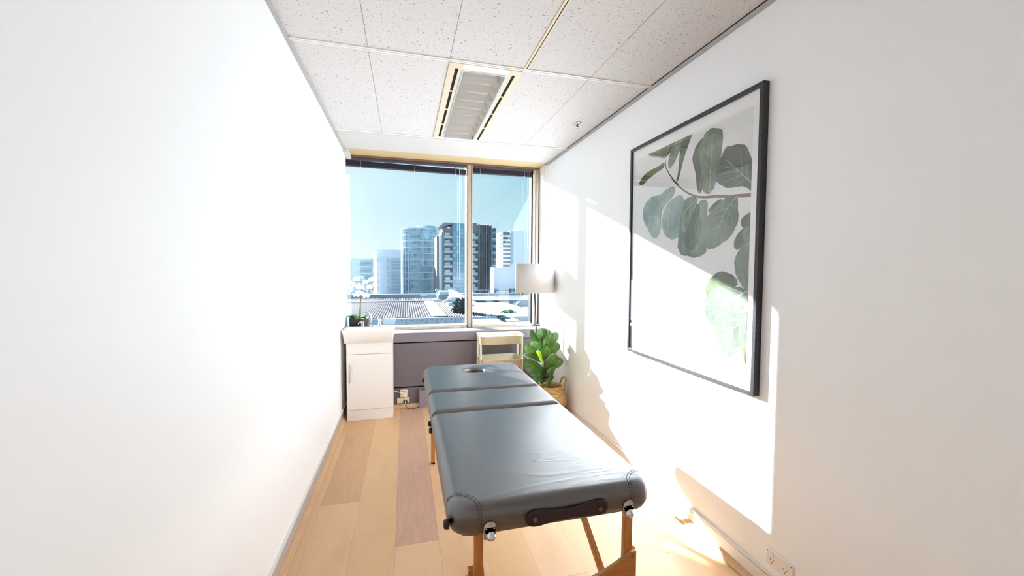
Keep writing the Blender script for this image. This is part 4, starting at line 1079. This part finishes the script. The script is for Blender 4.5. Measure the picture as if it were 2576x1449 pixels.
# white framed bays at its left and recessed balcony stack
for k in range(5):
    a = R(186+k*11); px_, py_ = cx_+hw*1.012*math.cos(a), Y+4+12.2*math.sin(a)
    B().box(px_-.22, px_+.22, py_-.3, py_+.3, GZ, ztop, 0).out('white_pier', M_SLABW, t)
for k in range(11):
    zz = ztop-2.9*(k+1)+.1; 
    for (a0, a1) in ((240, 266),):
        P = [(cx_+(hw+.55)*math.cos(R(a)), Y+4+12.9*math.sin(R(a)), zz) for a in range(a0, a1, 5)]+[(cx_+(hw-.3)*math.cos(R(a)), Y+4+11.8*math.sin(R(a)), zz) for a in range(a1-1, a0-1, -5)]
        B().prism(P, (0, 0, 1.1)).out('balcony', M_BALC, t)
# antenna is on the white block
# dark tower
Y = 163.
t = thing('dark_apartment_tower', 'tallest dark apartment tower with teal glass and slanted roof canopy', 'building', (XX(1175, Y), Y, GZ))
zt = ZX(561, Y)
def seg(p0, p1, mat, name, top, dy0=0, dy1=0, back=18):
    a, c_ = XX(p0, Y), XX(p1, Y)
    return block(name, [(a, Y+dy0), (c_, Y+dy1), (c_+.0, Y+back), (a, Y+back)], GZ, ZX(top, Y), mat, t)
seg(1100, 1106, M_CONCD, 'side_wall', 592, 3, 2)
seg(1106, 1112, M_SLABW, 'white_pier', 590, 1.5, 1)
seg(1112, 1119, M_CONCD, 'side_wall', 583, 1, .5)
seg(1119, 1138, M_CONCD, 'balcony_bay', 572, 1.2, .8)
seg(1138, 1187, M_TEAL, 'glass_bay', 560, 0, 0)
seg(1187, 1202, M_CONCD, 'balcony_bay', 557, 1.2, 1.2)
seg(1202, 1238, M_DARKG, 'glass_bay', 561, .2, 1.5)
seg(1238, 1252, M_TEAL, 'glass_bay', 568, 2.5, 3.5)
a, c_ = XX(1100, Y), XX(1140, Y)
B().prism([(a, Y-2, ZX(575, Y)), (c_, Y-2, ZX(562, Y)), (c_, Y-2, ZX(560, Y)), (XX(1116, Y), Y-2, ZX(560.5, Y)), ], (0, 14, 0)).out('roof_canopy', M_CONCD, t)
for k in range(9):
    zb = ZX(599+k*18.6, Y)
    for p0, p1 in ((1117, 1137), (1188, 1201)):
        a, c_ = XX(p0, Y), XX(p1, Y)
        B().box(a, c_, Y-.9, Y+1.0, zb-.25, zb+.05).out('balcony_slab', M_CONCD, t)
        B().box(a, c_, Y-.9, Y-.8, zb+.05, zb+1.05).out('balcony_rail', M_BALC, t)
        B().box(a+(.5 if p0 < 1150 else .2), c_-.7, Y+.55, Y+.75, zb+.1, zb+2.2).out('window', M_WIN, t)
for px in (1206, 1210, 1214, 1219, 1223, 1228, 1232, 1236):
    a = XX(px, Y); B().box(a-.12, a+.12, Y-.2, Y+.9, GZ, ZX(562, Y)+.3).out('vertical_fin', M_CONCD, t)
for k in range(9):
    zb = ZX(578+k*17.5, Y); a, c_ = XX(1239, Y), XX(1253, Y)
    B().box(a, c_, Y+1.6, Y+2.5, zb-.2, zb).out('balcony_slab', M_SLABW, t)
    B().box(a+.6, c_-.6, Y+2.0, Y+2.4, zb, zb+1.6).out('screen', M_DARKG, t)
# pale right tower
Y = 270.
t = thing('pale_apartment_tower', 'pale apartment tower with a stack of white balconies at the right window edge', 'building', (XX(1300, Y), Y, GZ))
def seg2(p0, p1, mat, name, top, dy0=0, dy1=0, back=25):
    a, c_ = XX(p0, Y), XX(p1, Y)
    return block(name, [(a, Y+dy0), (c_, Y+dy1), (c_, Y+back), (a, Y+back)], GZ, ZX(top, Y), mat, t)
seg2(1257, 1266, M_CONC, 'wall', 580, 2, 1); seg2(1266, 1284, M_CONCD, 'balcony_bay', 577, 3, 3)
seg2(1284, 1318, M_CONCG, 'wall', 575, 0, 0); seg2(1306, 1345, M_CONC, 'upper_wall', 567, 6, 6)
for k in range(15):
    zb = ZX(590+k*10.5, Y); a, c_ = XX(1256, Y), XX(1284, Y)
    B().box(a, c_, Y-.5, Y+3, zb-.35, zb+.75).out('balcony', M_CONC, t)
for k in range(13):
    zb = ZX(596+k*11, Y)
    for p0 in (1292, 1308): 
        a = XX(p0, Y); B().box(a, a+1.1, Y-.06, Y+.3, zb, zb+1.4).out('window', M_CONCD if p0 == 1400 else M_WIN, t)
# left white block
Y = 195.
t = thing('white_apartment_block', 'low white apartment block with antenna left of the curved tower', 'building', (XX(975, Y), Y, GZ))
def seg3(p0, p1, mat, name, top, dy0=0, dy1=0, back=25):
    a, c_ = XX(p0, Y), XX(p1, Y)
    return block(name, [(a, Y+dy0), (c_, Y+dy1), (c_, Y+back), (a, Y+back)], GZ, ZX(top, Y), mat, t)
seg3(938, 947, M_CONC, 'wall', 632, 1, 0, 5); seg3(947, 1008.5, M_CONC, 'wall', 630, 0, 1, 5)
a = XX(948, Y); B().tube([(a, Y+2, ZX(631, Y)), (a, Y+2, ZX(614, Y))], .12, 6).out('antenna', M_CONCD, t)
for k in range(6):
    zb = ZX(662+k*16.8, Y)
    for p0, p1 in ((973, 979), (947, 949.5)):
        a, c_ = XX(p0, Y), XX(p1, Y); B().box(a, c_, Y-.1, Y+.3, zb-.2, zb+1.9).out('window', M_WIN, t)
    a, c_ = XX(985, Y), XX(1008, Y)
    B().box(a, c_, Y+.15, Y+.6, zb-.4, zb+2.0).out('window', M_WIN, t)
    B().box(a, c_, Y-1.6, Y+.4, zb-.65, zb-.4).out('balcony_slab', M_CONC, t)
    B().box(a, c_, Y-1.6, Y-1.5, zb-.4, zb+.5).out('balcony_rail', M_BALC, t)
# lower white block
Y = 185.
t = thing('low_white_building', 'lowest white apartment building behind the orchid with pale balconies', 'building', (XX(905, Y), Y, GZ))
a, c_ = XX(860, Y), XX(936, Y)
block('wall', [(a, Y), (c_, Y), (c_, Y+9), (a, Y+9)], GZ, ZX(652, Y), M_CONC, t)
for k in range(6):
    zb = ZX(668+k*16.5, Y)
    a, c_ = XX(906, Y), XX(936, Y)
    B().box(a, c_, Y-.15, Y+.3, zb-.4, zb+2.0).out('window', M_WIN, t)
    B().box(a, c_, Y-1.6, Y+.4, zb-.65, zb-.4).out('balcony_slab', M_CONC, t)
    B().box(a, c_, Y-1.6, Y-1.5, zb-.4, zb+.5).out('balcony_rail', M_BALC, t)
    a, c_ = XX(879, Y), XX(884, Y); B().box(a, c_, Y-.1, Y+.3, zb-.3, zb+1.6).out('window', M_WIN, t)
# mid distance block behind the lamp, partly standing in for the room reflected in the pane
Y = 90.
t = thing('pale_reflection_block', 'pale low block with small dark openings, partly standing in for the room reflected in the pane', 'building', (XX(1290, Y), Y, GZ))
a, c_ = XX(1243, Y), XX(1420, Y)
block('wall', [(a, Y), (c_, Y), (c_, Y+4), (a, Y+4)], GZ, ZX(672, Y), M_CONCG, t)
for p0, p1, y0, y1 in ((1243.5, 1249, 727, 738), (1280, 1287, 727, 738), (1290, 1300, 727, 736)):
    B().box(XX(p0, Y), XX(p1, Y), Y-.06, Y+.2, ZX(y1, Y), ZX(y0, Y)).out('opening', M_DARKG, t)

# neighbouring corrugated roof, level, 18 m to 28 m away
RZ = ZX(799, 18.0)
m = Mat('corrugated_steel', srgb('61585a'), .45, metal=.15)
M_CORR = m.m
xa, xb_ = -4.2, 4.6
t = thing('corrugated_roof', 'flat corrugated metal roof of the neighbouring building below the window', 'roof', (1.5, 22, RZ))
xf0, xf1 = XX(1083, 22, 775)+.0, 0
XF = 18*math.tan(math.atan2(at(1110, 797, 18).x, 18)); XF = at(1107, 797, 18).x
def corrug(x0, x1, y0, y1, z, p=.11, h=.05):
    b = B(); n = int((x1-x0)/p); prof = []
    for k in range(n+1):
        x = x0+k*p
        prof += [(x, 0), (x+p*.42, 0), (x+p*.52, h), (x+p*.90, h)]
    prof = [(min(x, x1), q) for x, q in prof]
    for (a0, h0), (a1, h1) in zip(prof, prof[1:]):
        if a1 > a0: b.poly([(a0, y0, z+h0), (a1, y0, z+h0*0+h1), (a1, y1, z+h1), (a0, y1, z+h0)])
    return b
corrug(xa, XF-.32, 18, 26.6, RZ).out('roof_sheet', M_CORR, t)
corrug(XF+.32, XF+2.9, 18, 26.6, RZ).out('roof_sheet', simple('corrugated_rust', '5c4d42', .5), t)
corrug(xa, XF+5, 26.8, 30.0, RZ+.02).out('roof_sheet', M_CORR, t)
B().box(xa, XF+5, 26.6, 26.8, RZ, RZ+.09).out('ridge_flashing', simple('flashing_grey', '9aa1a6', .5), t)
B().box(XF-.32, XF+.32, 18, 29.5, RZ, RZ+.07, .01).out('roof_flashing', simple('flashing_cream', '8f8474', .6), t)
M_FASC = simple('fascia_concrete', 'b9c3cf', .75, var=.08, vs=1.2)
fx = at(1247, 800, 18).x
b = B(); b.box(xa, fx, 17.8, 18.0, -6, RZ+.02, .01); b.out('fascia_wall', M_FASC, t)
for px in (1022, 1049, 1073, 1099, 1122, 1146):
    x = at(px, 810, 17.8).x; B().box(x-.008, x+.008, 17.793, 17.80, -6, RZ-.02).out('panel_joint', M_CONCD, t)
for px, py in ((1011, 807), (1036, 806), (1062, 805.5), (1087, 804.5), (1111, 804), (1135, 803.5), (1158, 802)):
    p = at(px, py, 17.79); b = B(); b.obox(p, (.07, .02, .025), Matrix.Rotation(random.uniform(-.6, .6), 3, 'Y')); b.out('drip_mark', M_CONCD, t)
B().box(xa, XF+5, 18.2, 30, RZ-.5, RZ-.06).out('roof_body', M_CONCG, t)
b = B(); b.box(-9, at(1118, 740, 30.4).x, 30.2, 30.5, RZ-.4, ZX(739, 30.2), .01); tag(b.out('parapet_wall', simple('parapet_blue_grey', '9db4c2', .7, var=.06, vs=.6)), 'blue grey parapet wall behind the corrugated roof', 'wall')
p = at(1060, 743, 29.9); b = B(); b.bar(p, at(1077, 745, 29.9), .06, .05); tag(b.out('roof_bracket', M_SLABW), 'small white bracket sticking up before the blue grey parapet', 'bracket')
# ventilation ducts
t = thing('rooftop_vent_stack', 'white ventilation ducts and boxes on the right part of the corrugated roof', 'duct', (at(1140, 770, 23).x, 23, RZ))
def at_box(px0, px1, py0, py1, Y, dep, mat, name, par):
    a = at(px0, py1, Y); c_ = at(px1, py0, Y); B().box(a.x, c_.x, Y, Y+dep, a.z, c_.z, .02).out(name, mat, par)
at_box(1131, 1155, 747, 761, 24, 1.0, M_CONC, 'duct_box', t); at_box(1128, 1152, 761, 779, 23.2, 1.0, M_CONCG, 'duct_box', t)
at_box(1106, 1129, 733, 741, 28, 1.2, M_CONC, 'air_unit', t); at_box(1102, 1130, 741, 755, 28.2, 1.0, M_CONCG, 'air_unit', t)
b = B(); q = [at(1142, 783, 21.5), at(1146, 773, 21.6), at(1152, 768, 21.8), at(1158, 767, 22), at(1162, 769, 22.3)]; b.tube(q, .16, 12); b.out('elbow_duct', M_CONC, t)
b = B(); b.lathe([(0, -.12), (.18, -.12), (.22, 0), (.18, .10), (0, .12)], at(1147, 782, 21.4), 20); b.out('vent_cap', M_CONC, t)
b = B(); q = [at(1117, 762, 23.8), at(1122, 757, 23.8), at(1128, 755, 23.9), at(1134, 756, 24)]; b.tube(q, .09, 10); b.out('elbow_duct', M_CONC, t)
b = B(); p = at(1100, 731, 29.5); b.lathe([(0, -.1), (.13, -.06), (.15, .02), (.10, .12), (0, .15)], p, 16); b.tube([p, (p.x, p.y, RZ)], .05, 8); b.out('whirly_vent', simple('vent_teal', '8fb8c4', .5), t)
random.seed(5)
M_FOL = simple('foliage_blue', '54686c', .8, var=.5, vs=8); M_FOLG = simple('foliage_green', '5f8f62', .8, var=.4, vs=6)
def shrub(name, lab, c, rx, rz, n, mat, ls):
    b = B(); c = Vector(c)
    for _ in range(n):
        u = Vector((random.gauss(0, 1), random.gauss(0, 1), abs(random.gauss(0, 1)))).normalized()*random.random()**.4
        p = c+Vector((u.x*rx, u.y*rx*.7, u.z*rz)); d = Vector((random.uniform(-1, 1), random.uniform(-1, 1), random.uniform(0, 1))).normalized()*ls
        e_ = d.orthogonal().normalized()*ls*.4
        b.poly([p, p+d*.5+e_, p+d, p+d*.5-e_])
    o = b.out(name, mat); o['label'] = lab; o['category'] = 'shrub'; return o
p = at(1162, 787, 19.5); shrub('shrub', 'dark shrub beside the white elbow duct on the roof', (p.x, 19.5, RZ), .5, .75, 900, M_FOL, .12)
# terrace to the right
M_CONCW = M_CONC; M_CONC = simple('white_darkened_for_sun', '8f949b', .8, var=.05, vs=.6)  # white darkened in colour because full sun falls on the terrace parts
t = thing('terrace_roof', 'pale flat terrace roof with raised coping seen through the right pane', 'roof', (10, 30, RZ-1.2))
TZ = RZ-1.2
B().box(fx+.4, 30, 16, 52, TZ-.5, TZ).out('roof_deck', simple('membrane', '4f555d', .8, var=.06, vs=.4), t)
ca, cb_ = at(1150, 746, 38), at(1268, 812, 17)
b = B(); b.prism([(ca.x-.25, 44, RZ-.1), (ca.x+.25, 44, RZ-.1), (ca.x+.25, 44, TZ), (ca.x-.25, 44, TZ)], (fx+.6-ca.x, -27, 0)); b.out('coping_wall', M_CONC, t)
B().box(fx+1, 30, 51, 52, TZ, ZX(738, 52)).out('rear_wall', M_CONCG, t)
a = at(1225, 770, 36); B().box(a.x, a.x+6, 36, 36.3, TZ, ZX(757, 36)).out('divider_wall', M_CONCG, t)
a = at(1188, 800, 17.6); c_ = at(1248, 800, 17.6); B().box(a.x, c_.x, 16.2, 17.4, -6, ZX(808, 17)).out('front_block', M_CONC, t)
# railing
t = thing('roof_railing', 'thin white railing along the rear edge of the terrace roof', 'railing', (12, 50, TZ+2))
zr = ZX(731, 50); x = at(1190, 735, 50).x; xe = at(1350, 735, 50).x
b = B(); b.tube([(x, 50, zr), (xe, 50, zr)], .05, 6); b.tube([(x, 50, zr-.6), (xe, 50, zr-.6)], .035, 6); b.out('rail', M_CONC, t)
for k in range(9):
    xx = x+(xe-x)*k/8; B().tube([(xx, 50, zr-1.6), (xx, 50, zr)], .05, 6).out('post', M_CONC, t)
# domed vents
pr_ = None
for i, (px, py, Y, lab) in enumerate(((1231, 772, 27, 'white domed roof vent nearest the window mullion on the terrace'), (1277, 768, 29, 'middle white domed roof vent on the terrace behind the trolley'), (1308, 766, 30, 'rightmost white domed roof vent on the terrace next to the lamp pole'))):
    p = at(px, py, Y)
    t = thing('domed_vent', lab, 'vent', (p.x, Y, TZ), 'domed vents on the terrace')
    b = B(); b.lathe([(0, 0), (.16, 0), (.16, p.z-TZ-.1), (0, p.z-TZ-.1)], (p.x, Y, TZ), 16); b.out('pipe', M_CONC, t)
    b = B(); b.lathe([(0, -.12), (.30, -.12), (.34, -.02), (.30, .12), (.18, .22), (0, .26)], p, 24); b.out('dome', M_CONC, t)
p = at(1279, 797, 20); shrub('planter_shrub', 'green shrub in a planter seen low in the right pane', (p.x, 20, p.z-.09), .62, .42, 1200, M_FOLG, .11)
t = thing('planter_box', 'long grey planter box below the green shrub in the right pane', 'planter', (p.x, 20, TZ)); B().box(p.x-.75, p.x+1.0, 19.6, 20.4, TZ, p.z-.1, .02).out('box', M_CONCG, t)
B().box(-400, 500, 700, 705, GZ, GZ+1).out('horizon_kerb', M_ASPH)['kind'] = 'structure'
